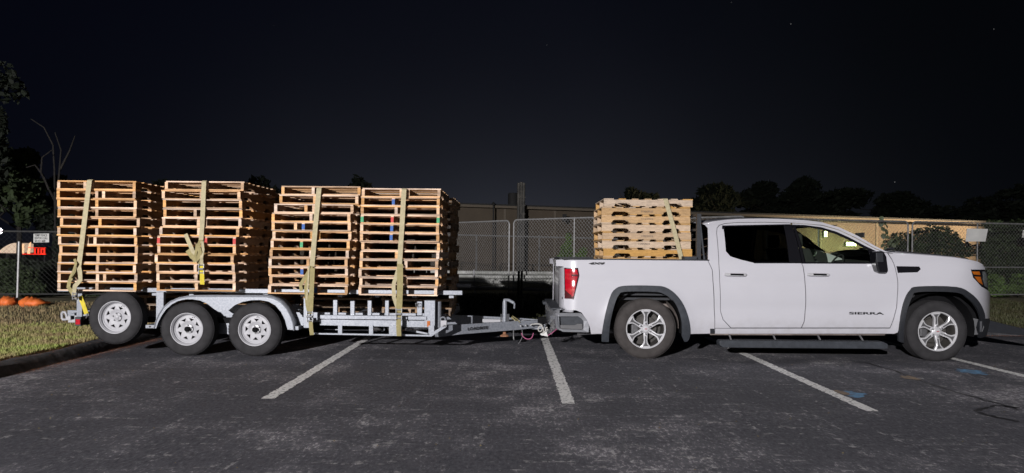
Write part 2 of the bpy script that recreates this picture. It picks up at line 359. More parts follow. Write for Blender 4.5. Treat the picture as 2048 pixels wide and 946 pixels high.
blotch(1684, 786, 0.07, 0.12, M['tanmark'], 'painted_mark', 4, 0.006); blotch(1820, 756, 0.09, 0.15, M['tanmark'], 'painted_mark', 3)
def crack(pp, wd, seed):
    pts = [G(a, b) for a, b in pp]; rr = random.Random(seed); q = []
    for a, b in zip(pts[:-1], pts[1:]):
        for i in range(6): q.append(a.lerp(b, i/6)+Vector((rr.uniform(-.02, .02), rr.uniform(-.03, .03), 0)))
    vs = []
    for i, p in enumerate(q):
        d = (q[min(i+1, len(q)-1)]-q[max(i-1, 0)]).normalized(); s = Vector((-d.y, d.x, 0))*wd*rr.uniform(.3, 1)/2
        vs += [(p+s)+Vector((0, 0, .003)), (p-s)+Vector((0, 0, .003))]
    tag(MB().add(vs, [(2*i, 2*i+1, 2*i+3, 2*i+2) for i in range(len(q)-1)]).build('crack_seal', M['seal'], fixn=False), kind='structure')
crack([(1725, 724), (1790, 742), (1850, 764), (1930, 790), (2010, 812), (2048, 822)], 0.05, 1)
crack([(1950, 822), (1985, 812), (2048, 815)], 0.07, 2); crack([(1950, 822), (1985, 834), (2048, 846)], 0.07, 3)

# scattered growth
def blades(name, region, count, hmin, hmax, m, seed, z=0.085, wd=0.006, lean=0.5, flat=False):
    rr = random.Random(seed); vs = []; fs = []
    for _ in range(count):
        p = region(rr)
        if p is None: continue
        x, y = p; a = rr.uniform(0, 6.28); h = rr.uniform(hmin, hmax); dx, dy = math.cos(a), math.sin(a); b = rr.uniform(0, 6.28); ln = rr.uniform(.1, lean)*h
        lx, ly = math.cos(b)*ln, math.sin(b)*ln; k = len(vs); zz = z
        if flat:
            le = rr.uniform(hmin, hmax); zz = z+rr.uniform(.004, .02)
            vs += [(x-dy*wd, y+dx*wd, zz), (x+dy*wd, y-dx*wd, zz), (x+dx*le, y+dy*le, zz+.006)]; fs.append((k, k+1, k+2)); continue
        vs += [(x-dx*wd, y-dy*wd, zz), (x+dx*wd, y+dy*wd, zz), (x+lx*.4+dx*wd*.7, y+ly*.4+dy*wd*.7, zz+h*.6), (x+lx*.4-dx*wd*.7, y+ly*.4-dy*wd*.7, zz+h*.6), (x+lx, y+ly, zz+h)]
        fs += [(k, k+1, k+2, k+3), (k+3, k+2, k+4)]
    me = bpy.data.meshes.new(name); me.from_pydata(vs, [], fs); me.materials.append(m); o = bpy.data.objects.new(name, me); col.objects.link(o); return o
M['grass'] = mat('grass_blades', (0.27, 0.33, 0.07), 0.7, scale=1.6, c2=(0.30, 0.215, 0.11))
M['grass_dim'] = mat('dark_lawn_blades', (0.050, 0.060, 0.017), 0.7, scale=1.2, c2=(0.05, 0.04, 0.018))
M['drygrass'] = mat('dry_grass_blades', (0.30, 0.21, 0.115), 0.8, var=0.15, scale=2, c2=(0.17, 0.15, 0.06))
def rl(rr):
    y = 7.0+rr.random()**1.1*9.5; x = -5.72-rr.random()*(1.2+y*0.42)
    if y > 11: x = -4.6-rr.random()*(y*0.55)
    return (x, y)
def rl2(rr):
    y = 7.2+rr.random()**1.5*4.5; return (-5.72-rr.random()**1.3*(1.5+(y-7.2)*0.45), y)
tag(blades('grass', rl, 26000, .03, .075, M['drygrass'], 1), 'dry brownish lawn grass left of the kerb', kind='stuff')
tag(blades('grass', rl2, 30000, .03, .085, M['grass'], 2), 'greener lawn grass along the left kerb', kind='stuff')
tag(blades('grass', lambda r: (r.uniform(-3.5, 14), 12.6+r.random()*8.5), 60000, .03, .09, M['grass_dim'], 3), 'lawn grass between the lot and the chain link fence', kind='stuff')
tag(blades('pine_needles', lambda r: (-5.36+abs(r.gauss(0, .08))*(.3+math.sin(r.random()*3)), 7.6+(r.random()**.7)*3.6), 2000, .02, .07, M['needles'], 5, z=0, wd=.002, flat=True), 'brown pine needles gathered along the left kerb', kind='stuff')
tag(blades('pine_needles', lambda r: (-5.45+r.gauss(0, .08)-.2, 7+r.random()*4.6), 1800, .02, .07, M['needles'], 8, z=.11, wd=.002, flat=True), 'brown needles lying on top of the left kerb', kind='stuff')
tag(blades('leaf_litter', lambda r: (r.uniform(-4, 12), 12.12-abs(r.gauss(0, .05))), 6000, .02, .07, M['needles'], 6, z=0, wd=.004, flat=True), 'reddish litter along the back kerb', kind='stuff')
tag(blades('grit', lambda r: (r.uniform(-5, 7), r.uniform(4, 9)), 160, .006, .018, M['drygrass'], 9, z=0, wd=.008, flat=True), 'fallen leaf bits scattered over the asphalt', kind='stuff')

# foliage helper
def leaves(mb, blobs, count, size, rr, tri=False):
    tot = sum(b[3]*b[4]*b[5] for b in blobs)
    for (cx, cy, cz, rx, ry, rz) in blobs:
        n = int(count*rx*ry*rz/tot)
        for _ in range(n):
            while True:
                a, b, c = rr.uniform(-1, 1), rr.uniform(-1, 1), rr.uniform(-1, 1)
                q = a*a+b*b+c*c
                if 0.15 < q < 1 or (q <= .15 and rr.random() < .3): break
            p = Vector((cx+a*rx, cy+b*ry, cz+c*rz)); u = Vector((rr.gauss(0, 1), rr.gauss(0, 1), rr.gauss(0, 1))).normalized(); v = u.orthogonal().normalized(); s = size*rr.uniform(.6, 1.4)
            k = len(mb.v); mb.v += [p-u*s, p+v*s*.45, p+u*s, p-v*s*.45]; mb.f.append((k, k+1, k+2, k+3))
M['leaf'] = mat('leaf_green', (0.12, 0.20, 0.045), 0.6, var=0.2, scale=3)
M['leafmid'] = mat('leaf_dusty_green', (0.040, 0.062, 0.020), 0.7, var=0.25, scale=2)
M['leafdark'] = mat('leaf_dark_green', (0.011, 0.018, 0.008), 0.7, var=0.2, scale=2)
M['bark'] = mat('pale_bark', (0.022, 0.019, 0.016), 0.9, var=0.2, scale=12, bump=.4, bscale=30)
def tree(name, x, y, h, rad, label, n, size, seed, m, cat='tree', group=None, zb=0.2, trunk=0.12, base=0.0, lean=0):
    rr = random.Random(seed); t = empty(name, (x, y, base), label, cat, group)
    tk = MB(); top = Vector((x+lean, y, base+h*.8)); tk.tube([(x, y, base-.1), (x+lean*.3, y, base+h*.35), top], [trunk, trunk*.7, trunk*.25], 7)
    for i in range(6):
        k = rr.uniform(.3, .75); s = Vector((x+lean*k, y, base+h*k)); a = rr.uniform(0, 6.28)
        tk.tube([s, s+Vector((math.cos(a)*rad*.4, math.sin(a)*rad*.4, h*.08)), s+Vector((math.cos(a)*rad*.8, math.sin(a)*rad*.8, h*.2))], [trunk*.4, trunk*.25, trunk*.1], 5)
    tk.build('trunk', M['bark'], t, smooth=True)
    bl = []
    for i in range(19):
        k = zb+(1-zb)*rr.random(); ww = math.sin(math.pi*min(1, (k-zb)/(1-zb)*.75+.2)); a = rr.uniform(0, 6.28); r0 = rad*.6*ww*rr.random()
        bl.append((x+lean*k+math.cos(a)*r0*1.3, y+math.sin(a)*r0, base+h*k*.93, rad*rr.uniform(.16, .42)*(.5+ww*.5), rad*rr.uniform(.2, .42), h*rr.uniform(.04, .12)))
    c = MB(); leaves(c, bl, n, size, rr); c.build('crown', m, t, fixn=False)
    return t

# ------------------------------------------------------------------ far trees behind the building (right) and left
for i, (px, top, wpx, Y) in enumerate(((1262, 376, 55, 70), (1300, 374, 40, 72), (1440, 372, 90, 75), (1530, 366, 90, 78), (1610, 358, 100, 74), (1700, 364, 100, 78), (1790, 382, 110, 76), (1880, 392, 110, 74), (1960, 388, 90, 76), (2050, 360, 120, 74), (2150, 350, 120, 70))):
    p = P(px, top, Y); names = ['low dark tree just right of the roof vents', 'low dark tree above the bed pallets', 'dark tree over the cab rear', 'dark tree over the cab roof', 'tall dark tree over the windshield', 'dark tree above the mirror', 'dark tree above the hood', 'low dark tree above the front wheel', 'dark tree above the headlight', 'tall dark tree at the right frame edge', 'tall dark tree just outside the right edge']
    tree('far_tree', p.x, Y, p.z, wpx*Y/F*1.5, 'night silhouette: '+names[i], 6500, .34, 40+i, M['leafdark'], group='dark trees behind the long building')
for i, (px, top, wpx, Y, lab) in enumerate(((-60, 60, 210, 24, 'tall dark tree at the far left frame edge'), (40, 285, 130, 27, 'green lit tree left of the trailer above the fence'), (110, 350, 110, 34, 'dark bushy tree directly behind the leftmost pallets'), (-10, 215, 120, 30, 'dark leafy tree behind the left street lamp'),
        (330, 352, 170, 60, 'low dark far tree behind the second pallet stack'), (520, 352, 190, 64, 'low dark far tree behind the third pallet stack'), (720, 350, 170, 62, 'low dark far tree behind the fourth pallet stack'))):
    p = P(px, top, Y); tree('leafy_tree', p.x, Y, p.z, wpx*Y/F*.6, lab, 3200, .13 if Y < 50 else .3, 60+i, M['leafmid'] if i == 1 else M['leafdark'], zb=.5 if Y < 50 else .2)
# bare pale stems at the left
bt = empty('bare_tree', P(105, 560, 22), 'slim bare tree with pale curving stems behind the leftmost pallets', 'tree'); bm_ = MB(); rr = random.Random(5)
for pts in ([(112, 560), (110, 420), (109, 340), (106, 290), (88, 255), (62, 238)], [(112, 420), (119, 340), (122, 300), (110, 265)], [(109, 400), (82, 345), (84, 315), (104, 300)], [(120, 340), (140, 300), (150, 272)], [(98, 380), (86, 350), (70, 330), (52, 335)]):
    q = [P(a, b, 22+rr.uniform(-.3, .3)) for a, b in pts]; bm_.tube(q, [.035-.022*i/(len(q)-1) for i in range(len(q))], 6)
bm_.build('trunk', M['bark'], bt, smooth=True)

# ------------------------------------------------------------------ long low building
M['wall'] = mat('tan_wall', (0.125, 0.098, 0.070), 0.85, var=0.07, scale=1.2, bump=.25, bscale=9)
M['walltrim'] = mat('pale_wall_joint', (0.17, 0.14, 0.105), 0.8, var=0.05)
M['roof'] = mat('dark_roof_edge', (0.03, 0.03, 0.03), 0.8, var=0.1)
def BY(px): return 45+(px-925)/1095*6.0
def topy(px): return 405+(px-925)/1095*38
bd = empty('long_building', P(1400, 560, BY(1400)), 'long low tan industrial building behind the fence, lit warmly at its right end', 'building')
joints = [560, 690, 800, 905, 1010, 1110, 1210, 1304, 1416, 1530, 1642, 1754, 1862, 1968, 2060, 2150, 2240]
first = None
for a, b in zip(joints[:-1], joints[1:]):
    mb = MB(); A = P(a, topy(a), BY(a)); B = P(b, topy(b), BY(b)); dv = Vector((B.x-A.x, B.y-A.y, 0)).normalized()
    a2 = A+dv*.04; b2 = B-dv*.04; nrm = Vector((-dv.y, dv.x, 0))*.25
    vs = []
    for q in (a2, b2, b2+nrm, a2+nrm): vs += [(q.x, q.y, -.05), (q.x, q.y, q.z-.28)]
    mb.add(vs, [(0, 2, 3, 1), (2, 4, 5, 3), (4, 6, 7, 5), (6, 0, 1, 7), (1, 3, 5, 7)]); mb.build('wall_panel', M['wall'], bd)
for a in joints:
    A = P(a, topy(a), BY(a)); MB().box(A.x-.07, A.x+.07, A.y-.05, A.y+.2, -.05, A.z-.29).build('joint_strip', M['walltrim'], bd)
mb = MB(); A = P(joints[0], topy(joints[0]), BY(joints[0])); B = P(joints[-1], topy(joints[-1]), BY(joints[-1]))
mb.bar(A+Vector((0, 0, -.20)), B+Vector((0, 0, -.20)), .5, .15); mb.build('fascia', M['walltrim'], bd)
mb = MB(); mb.bar(A+Vector((0, 0, -.08)), B+Vector((0, 0, -.08)), .56, .09); mb.build('roof_edge', M['roof'], bd)
mb = MB(); mb.add([A+Vector((0, .3, -.09)), B+Vector((0, .3, -.09)), B+Vector((0, 16, -.09)), A+Vector((0, 16, -.09))], [(0, 1, 2, 3)])
mb.add([A+Vector((0, .2, -.1)), A+Vector((0, 16, -.1)), Vector((A.x, A.y+16, -.05)), Vector((A.x, A.y+.2, -.05))], [(0, 1, 2, 3)])
mb.add([B+Vector((0, .2, -.1)), B+Vector((0, 16, -.1)), Vector((B.x, B.y+16, -.05)), Vector((B.x, B.y+.2, -.05))], [(0, 1, 2, 3)])
mb.build('roof', M['roof'], bd)
mb = MB(); mb.pbox(1125, 428, 1133, 443, 44.6, .1); mb.build('wall_vent', M['roof'], bd)
ch = empty('exhaust_stack', P(1043, 560, 44.3), 'tall banded exhaust stack rising in front of the building roofline', 'chimney')
M['stack'] = mat('weathered_pipe', (0.16, 0.15, 0.13), 0.7, var=0.15, scale=3, c2=(0.05, 0.05, 0.05))
for i, px in enumerate((1037.5, 1042.5, 1047.5)):
    a = P(px, 366-(i == 1)*2, 44.3); MB().tube([(a.x, 44.3+(i == 1)*.1, -.05), (a.x, 44.3+(i == 1)*.1, a.z)], .094, 12).build('pipe', M['stack'], ch, smooth=True)
for k in range(9):
    z = .5+k*.52; a = P(1036, 400, 44.3); b = P(1050, 400, 44.3); MB().box(a.x-.02, b.x+.02, 44.17, 44.5, z, z+.05).build('clamp_band', M['stack'], ch)
tk = MB(); a = P(1026, 386, 46.5); tk.tube([(a.x, 46.5, 3.9), (a.x, 46.5, a.z-.08), (a.x, 46.5, a.z)], [.33, .33, .28], 24)
tag(tk.build('roof_tank', M['roof'], smooth=True), 'dark squat tank on the roof left of the exhaust stack', 'tank')
vp = empty('vent_pipe', P(987, 560, 44.5), 'thin dark vent pipe with a small cap left of the roof tank', 'pipe')
a = P(987, 410, 44.5); MB().tube([(a.x, 44.5, -.05), (a.x, 44.5, a.z)], .05, 10).build('pipe', M['roof'], vp)
MB().tube([(a.x, 44.5, a.z), (a.x, 44.5, a.z+.08), (a.x, 44.5, a.z+.2)], [.10, .13, .02], 12).build('cap', M['roof'], vp)

# two lit lamps on the wall, seen through the cab windows of the truck
M['wlamp'] = mat('lit_wall_lamp', (0.9, 0.95, 0.6), .5, var=0, emit=(0.95, 1.0, 0.55), estr=7)
for px, py, wd_, ht_, lab, pw_ in ((1652, 468, .10, .20, 'upright lit lamp on the building wall, seen through the front side window', 260), (1703, 488, .34, .13, 'wide lit lamp low on the building wall, seen through the front side window', 420)):
    a = P(px, py, BY(px)-.25); wl = empty('wall_lamp', a, lab, 'lamp')
    MB().box(a.x-wd_, a.x+wd_, a.y, a.y+.08, a.z-ht_, a.z+ht_).build('lens', M['wlamp'], wl, bevel=.03)
    MB().box(a.x-wd_-.03, a.x+wd_+.03, a.y+.08, a.y+.24, a.z-ht_-.03, a.z+ht_+.03).build('housing', M['roof'], wl)
    ld = bpy.data.lights.new('lamp_light', 'POINT'); ld.energy = pw_*.45; ld.color = (0.92, 1.0, 0.55); ld.shadow_soft_size = .4
    lo_ = bpy.data.objects.new('lamp_light', ld); lo_.location = (a.x, a.y-.9, a.z-.5); col.objects.link(lo_)

# ------------------------------------------------------------------ chain link fences
M['fence'] = mat('galvanised_wire', (0.42, 0.42, 0.42), 0.45, 0.3, var=0.1)
M['fence_dull'] = mat('dull_fence_pipe', (0.24, 0.24, 0.24), 0.6, 0.2, var=0.15)
M['fence_dark'] = mat('dark_coated_fence', (0.045, 0.045, 0.045), 0.6, 0.1, var=0.15)
def fence_panel(a, b, z0, z1, label, m=None, pitch=0.115, wire=0.0032, pr=0.024, midrail=None, posts=(), cat='fence', feet=True, rail=True):
    m = m or M['fence']; a = Vector(a); b = Vector(b); d = b-a; Ln = d.length; d.normalize()
    t = empty('chain_link_fence', (a.x, a.y, z0), label, cat, 'chain link fence panels')
    def q(u, v): return Vector((a.x+d.x*u, a.y+d.y*u, v))
    r = .13; arc = [q(r-r*math.cos(t_), z1-r+r*math.sin(t_)) for t_ in [R(15*i) for i in range(7)]]
    arc2 = [q(Ln-r+r*math.sin(t_), z1-r+r*math.cos(t_)) for t_ in [R(15*i) for i in range(7)]]
    MB().tube([q(0, z0)]+arc+arc2+[q(Ln, z0)], pr, 8).build('frame', m, t, smooth=True)
    if rail: MB().tube([q(0, z0+.12), q(Ln, z0+.12)], pr*.8, 6).build('bottom_rail', m, t, smooth=True)
    for u in posts: MB().tube([q(u*Ln, z0), q(u*Ln, z1)], pr*.8, 8).build('post', m, t, smooth=True)
    if midrail: MB().tube([q(0, midrail), q(Ln, midrail)], pr*.8, 6).build('middle_rail', m, t, smooth=True)
    wm = MB(); h = z1-z0-.1; zb = z0+.1; s = pitch; n = int((Ln+h)/s)+1
    yo = Vector((-d.y, d.x, 0))*.004
    for k in range(n):
        u0 = k*s-h
        # rising wires
        lo = max(0, -u0); hi = min(h, Ln-u0)
        if hi > lo: wm.tube([q(u0+lo, zb+lo)+yo, q(u0+hi, zb+hi)+yo], wire, 3, False)
        u1 = k*s; lo = max(0, u1-Ln); hi = min(h, u1)
        if hi > lo: wm.tube([q(u1-lo, zb+lo)-yo, q(u1-hi, zb+hi)-yo], wire, 3, False)
    o = wm.build('chain_link', m, t, fixn=False); o['kind'] = 'stuff'
    return t
fence_panel((-5.2, 27.6), (-.09, 21.75), .1, 2.3, 'chain link fence panel left of the paired centre posts', wire=.0045)
fence_panel((.05, 21.7), (2.3, 19.6), .1, 2.32, 'chain link panel with rounded corner right of the paired centre posts', posts=(.76,), wire=.0045)
fence_panel((2.36, 19.55), (5.35, 16.3), .1, 2.22, 'chain link panel angled behind the bed pallets and cab roof', m=M['fence_dull'])
fence_panel((6.75, 18.8), (11.15, 20.0), .1, 2.3, 'chain link panel behind the windshield and hood', m=M['fence_dull'], posts=(.35,), midrail=None)
fence_panel((11.3, 20.05), (16.5, 21.3), .1, 2.3, 'chain link panel behind the headlight carrying the white sheet', m=M['fence_dull'], posts=(.42,), midrail=1.02)
fence_panel((-14.5, 17.0), (-5.2, 18.2), .1, 1.75, 'chain link panel behind the orange sandbags at the left', m=M['fence_dark'], posts=(.5,), wire=.0019)
gp = MB(); a = P(38, 483, 15.56); b = P(34, 611, 15.56); gp.tube([(b.x, b.y, .05), (a.x, a.y, a.z)], .022, 8); tag(gp.build('fence_post', M['fence'], smooth=True), 'single grey fence post standing between the two orange sandbags', 'post')
rf = empty('rail_fence', P(1060, 560, 30), 'rust brown rail fence farther back behind the centre panels', 'fence')
q0, q1 = P(880, 469, 30), P(1330, 480, 30); MB().tube([q0, q1], .035, 6).build('rail', M['fence_dull'], rf)
for px in (880, 953, 1079, 1200, 1330):
    a = P(px, 471, 30); MB().tube([(a.x, 30.06, -.05), (a.x, 30.06, a.z)], .04, 6).build('post', M['fence_dull'], rf)
M['sheet'] = mat('white_sheet', (0.62, 0.62, 0.60), 0.7, var=0.06, scale=4)
def sheet(name, pp, Y, label, m, wob=.02):
    mb = MB(); mb.pprism(pp, Y, .006); return tag(mb.build(name, m), label, 'sign')
sheet('fence_notice', [(1934, 457), (1976, 458), (1971, 483), (1931, 483)], 20.45, 'plain white sheet hung on the fence right of the hood', M['sheet'])
sheet('fence_notice', [(2046, 460), (2085, 461), (2083, 478), (2044, 475)], 21.0, 'white sheet on the fence cut by the right frame edge', M['sheet'])
sg = empty('fence_sign', P(82, 476, 16.9), 'small white notice with dark lettering on the fence left of the pallets', 'sign')
mb = MB(); mb.pprism([(67, 467.5), (98, 467), (98, 484.5), (67, 485)], 16.9, .006); mb.build('board', M['sheet'], sg)
for i, (s_, yy) in enumerate((('TEMP FENCE', 472.5), ('RENTALS CALL', 478.2), ('504 431 4600', 484))):
    p = P(69, yy, 16.896); text('lettering', s_, M['ink'], p, .075, sg, xs=.62 if i else .72, ext=.0005, bold=.001)

# pile of long white pipes behind the centre fence
M['pvc'] = mat('white_pipe', (0.60, 0.60, 0.58), 0.5, var=0.12, scale=4, c2=(0.35, 0.36, 0.33))
rr = random.Random(11)
lay = ['lowest', 'second lowest', 'third', 'fourth', 'fifth', 'topmost']
for i in range(6):
    for j in range(1):
        y0 = 22.9+.25*(i % 2)+i*.06; z = .13+i*.10; pts = [(-3.3+rr.uniform(-.6, .6), y0, z+rr.uniform(0, .03)), (-.6, y0+.03, z+rr.uniform(-.02, .04)), (1.2, y0, z+rr.uniform(-.02, .03)), (4.2+rr.uniform(-.5, .5), y0-.2, z+rr.uniform(0, .04))]
        tag(MB().tube(pts, .062, 10).build('white_pipe', M['pvc'], smooth=True), '%s long white pipe in the pile behind the centre fence' % lay[i], 'pipe', 'long white pipes piled behind the fence')
for px, lab in ((1037, 'left of two black stakes right of the centre fence posts'), (1043, 'right of two black stakes right of the centre fence posts')):
    a = P(px, 542, 20.3); tag(MB().tube([(a.x, 20.3, .08), (a.x+.01, 20.3, a.z)], .035, 8).build('stake', M['roof'], smooth=True), lab, 'stake')
a = P(948, 539, 20.8); tag(MB().tube([(a.x+.03, 20.8, .08), (a.x, 20.8, a.z)], .02, 8).build('marker_stake', M['white'], smooth=True), 'short white stake in front of the pipe pile by the pallets', 'stake')

# bushes and vines
def bush(name, blobs, n, size, m, label, seed, cat='bush', group=None, stems=True):
    rr = random.Random(seed); c0 = blobs[0]; t = empty(name, (c0[0], c0[1], .08), label, cat, group); mb = MB(); leaves(mb, blobs, n, size, rr); mb.build('foliage', m, t, fixn=False)
    st_ = MB()
    for b in blobs: st_.tube([(b[0]*.7+c0[0]*.3, b[1], .05), (b[0], b[1], b[2]+b[5]*.6)], [.018, .006], 5)
    st_.build('stem', M['bark'], t); return t
def pb(px, py, rpx, rpy, Y, ry=.5):
    c = P(px, py, Y); return (c.x, Y, c.z, rpx*Y/F, ry, rpy*Y/F)
bush('slim_shrub', [pb(1137, 485, 7, 22, 23.5, .25), pb(1133, 505, 14, 18, 23.5, .3), pb(1150, 522, 22, 12, 23.5, .3), pb(1120, 520, 12, 12, 23.5, .3)], 1500, .055, M['leaf'], 'slim upright green shrub behind the centre fence, left of the truck bed', 1)
bush('low_shrub', [pb(1166, 505, 8, 10, 23.3, .25), pb(1160, 515, 14, 10, 23.3, .25)], 450, .055, M['leaf'], 'low green shrub beside the slim shrub, left of the bed pallets', 2)
bush('dark_bush', [pb(1800, 485, 22, 22, 22, .6), pb(1850, 480, 28, 26, 22.2, .6), pb(1885, 478, 24, 26, 22, .6), pb(1905, 492, 26, 20, 22, .6), pb(1822, 498, 40, 16, 22, .6), pb(1867, 455, 8, 10, 22, .3), pb(1930, 500, 20, 14, 22.2, .5), pb(1870, 530, 70, 30, 22.3, .6)], 6500, .07, M['leafmid'], 'broad dark bush behind the hood in front of the tan wall', 3)
bush('dark_bush', [pb(2000, 470, 28, 24, 23, .6), pb(2040, 465, 30, 28, 23, .6), pb(2000, 510, 40, 30, 23, .6), pb(2060, 520, 40, 36, 23, .6), pb(2010, 555, 50, 26, 22.6, .6), pb(1975, 500, 20, 22, 23, .5), pb(1985, 450, 14, 10, 23, .4)], 7500, .07, M['leafmid'], 'tall dark bush behind the fence at the right frame edge', 4)
bush('weedy_shrub', [pb(2035, 568, 12, 22, 21.6, .3), pb(2000, 582, 26, 12, 21.6, .3), pb(1990, 560, 14, 14, 21.6, .3)], 1200, .06, M['leaf'], 'low green weeds along the fence foot right of the front bumper', 6)
bush('roadside_bush', [pb(30, 560, 34, 32, 17.8, .4), pb(15, 540, 24, 24, 18.2, .4), pb(60, 575, 30, 20, 17.8, .3), pb(60, 550, 16, 14, 18, .3)], 3200, .045, M['leafmid'], 'scrubby green bush behind the fence at the left edge', 7)
bush('roadside_bush', [pb(180, 580, 30, 20, 18.8, .3), pb(110, 584, 24, 12, 18.8, .3), pb(215, 575, 24, 22, 19, .3), pb(300, 575, 50, 24, 19, .4)], 3000, .04, M['leafmid'], 'low leafy growth behind the fence under the leftmost pallets', 8)
bush('roadside_bush', [pb(120, 555, 70, 35, 20.5, .6), pb(40, 545, 50, 28, 21, .6), pb(165, 500, 55, 60, 21.5, .6)], 5000, .07, M['leafdark'], 'dark mass of shrub behind the left fence and notice', 9)
M['bigleaf'] = mat('vine_leaf', (0.09, 0.12, 0.05), 0.6, var=0.2, scale=6)
vn = empty('climbing_vine', P(1768, 520, 20.1), 'leafy vine with round leaves climbing the fence above the hood', 'vine'); vt = MB()
vt.tube([P(1772, 560, 20.1), P(1768, 500, 20.1), P(1772, 470, 20.1), P(1764, 434, 20.1)], [.012, .01, .008, .004], 5); vt.build('stem', M['bark'], vn)
rr = random.Random(21); lf = None
for (px, py) in ((1763, 437), (1762, 448), (1770, 445), (1774, 452), (1766, 458), (1773, 463), (1767, 472), (1775, 474), (1769, 483), (1778, 486), (1765, 491), (1772, 497), (1784, 480), (1792, 474), (1788, 490), (1779, 500), (1796, 484)):
    c = P(px, py, 20.05+rr.uniform(-.06, .06)); s = rr.uniform(.05, .08)
    if lf is None:
        n = 8; vs = [(0, -.01, 0)]+[(math.cos(R(45*i))*(1 if i != 6 else 1.35), .12*math.sin(R(90*i)), math.sin(R(45*i))*(1 if i != 6 else 1.35)) for i in range(8)]
        lf = bpy.data.meshes.new('leaf'); lf.from_pydata(vs, [], [(0, i+1, (i+1) % 8+1) for i in range(8)]); lf.materials.append(M['bigleaf'])
    o = bpy.data.objects.new('leaf', lf); col.objects.link(o); o.parent = vn; o.location = c-worigin(vn); o.scale = (s*.9, s, s); o.rotation_euler = (rr.uniform(-.5, .5), rr.uniform(-.6, .6), rr.uniform(-.8, .8))

# orange sandbags
M['bag'] = mat('orange_bag_fabric', (0.90, 0.20, 0.04), 0.6, var=0.12, scale=9, bump=.5, bscale=25)
def sandbag(px0, px1, py0, py1, Y, label, seed, tail=True):
    a = P(px0, py1, Y); b = P(px1, py0, Y); rr = random.Random(seed); mb = MB(); nx_, ny_ = 14, 10; vs = []
    cx, hw, hh = (a.x+b.x)/2, (b.x-a.x)/2, max(.05, b.z-.085)
    for i in range(nx_+1):
        u = -1+2*i/nx_; pr = (1-abs(u)**2.4)**.5 if abs(u) < 1 else 0.02
        for j in range(ny_):
            t_ = 2*math.pi*j/ny_; vs.append((cx+u*hw+rr.uniform(-.012, .012), Y+math.cos(t_)*.18*pr*(1+rr.uniform(-.2, .2)), .085+hh*.40+math.sin(t_)*hh*.5*pr*(1+rr.uniform(-.3, .3))*(1.1-.35*u)*(1+.22*math.sin(i*1.7+seed))))
    fs = [(i*ny_+j, i*ny_+(j+1) % ny_, (i+1)*ny_+(j+1) % ny_, (i+1)*ny_+j) for i in range(nx_) for j in range(ny_)]
    t = empty('sandbag', (cx, Y, .085), label, 'sandbag', 'orange sandbags by the left fence'); mb.add(vs, fs).build('bag', M['bag'], t, smooth=True, split=0)
    if tail:
        MB().add([(cx+hw*.85, Y-.02, .085+hh*.4), (cx+hw*1.35, Y-.08, .085+hh*.65), (cx+hw*1.3, Y+.1, .085+hh*.45), (cx+hw*.9, Y+.12, .085+hh*.25)], [(0, 1, 2, 3)]).build('tied_end', M['bag'], t)
sandbag(4, 31, 592, 611, 15.4, 'rounder orange sandbag left of the lone fence post', 1, False); sandbag(40, 90, 595, 612, 15.4, 'long orange sandbag right of the lone fence post', 2)

# lit things far left
def glow(name, c, s): return mat(name, c, .5, var=0, emit=c, estr=s)
M['lampglow'] = glow('lamp_glow', (1.0, 0.86, 0.92), 9.0); M['redglow'] = glow('red_glow', (1.0, 0.03, 0.012), 1.0); M['warmglow'] = glow('warm_glow', (1.0, 0.60, 0.34), 0.9)
sl = empty('street_lamp', P(-6, 560, 40), 'bright lit street lamp at the left frame edge', 'lamp'); a = P(-2, 462, 40)
MB().tube([(a.x-.5, 40, -.05), (a.x-.5, 40, a.z+.1), (a.x-.1, 40, a.z+.15)], .05, 8).build('pole', M['roof'], sl)
mb = MB(); mb.lathe([(0.001, -.12), (.12, -.1), (.17, 0), (.12, .1), (.001, .12)], (a.x+.02, 40, a.z), 12); mb.build('lamp_head', M['lampglow'], sl, smooth=True)
dm = empty('white_tank', P(28, 508, 38), 'pale rounded tank with its own glow behind the left fence post', 'tank'); M['tankw'] = mat('self_glowing_tank', (0.7, 0.62, 0.52), .6, var=.1, scale=3, emit=(0.9, .62, .42), estr=.5)  # shell emits a glow in place of light falling on it
mb = MB(); a = P(10, 506, 38); b = P(52, 486, 38); n = 10
mb.prism([(a.x+(b.x-a.x)*i/n, a.z+(b.z-a.z)*math.sin(math.pi*(.08+.55*i/n))) for i in range(n+1)]+[(b.x, a.z), (a.x, a.z)], 37.6, 38.6); mb.build('shell', M['tankw'], dm)
mb = MB(); mb.pbox(12, 505, 52, 509, 37.7, .8); mb.build('skid', M['roof'], dm)
for px in (16, 48):
    mb = MB(); a = P(px, 508, 38); mb.box(a.x-.05, a.x+.05, 37.9, 38.1, -.05, a.z); mb.build('leg', M['roof'], dm)
ls = empty('lit_sign', P(70, 508, 36), 'glowing red lit characters on a frame left of the pallets', 'sign')
mb = MB(); mb.pbox(40, 507.5, 91, 509, 36, .05); mb.pbox(56, 495, 91, 496, 36, .05); mb.build('frame', M['redglow'], ls)
for nm, mm, px0, px1, y0, y1 in (('character', 'warmglow', 44, 47, 488, 507), ('character', 'warmglow', 34, 37, 498, 507), ('character', 'redglow', 68, 70.2, 497, 507), ('character', 'redglow', 75, 77.2, 497, 507)):
    mb = MB(); mb.pbox(px0, y0, px1, y1, 36, .05); mb.build(nm, M[mm], ls)
mb = MB(); 
for (p0, q0_, p1, q1_) in ((81, 497, 83, 508), (87, 497, 89.3, 508), (83, 497, 87, 499), (83, 506, 87, 508)): mb.pbox(p0, q0_, p1, q1_, 36, .05)
mb.build('character', M['redglow'], ls)
mb = MB(); mb.pprism([(54, 508), (58, 488), (61, 484), (60, 496), (59, 508)], 36.1, .05); mb.build('character', M['warmglow'], ls)
mb = MB(); 
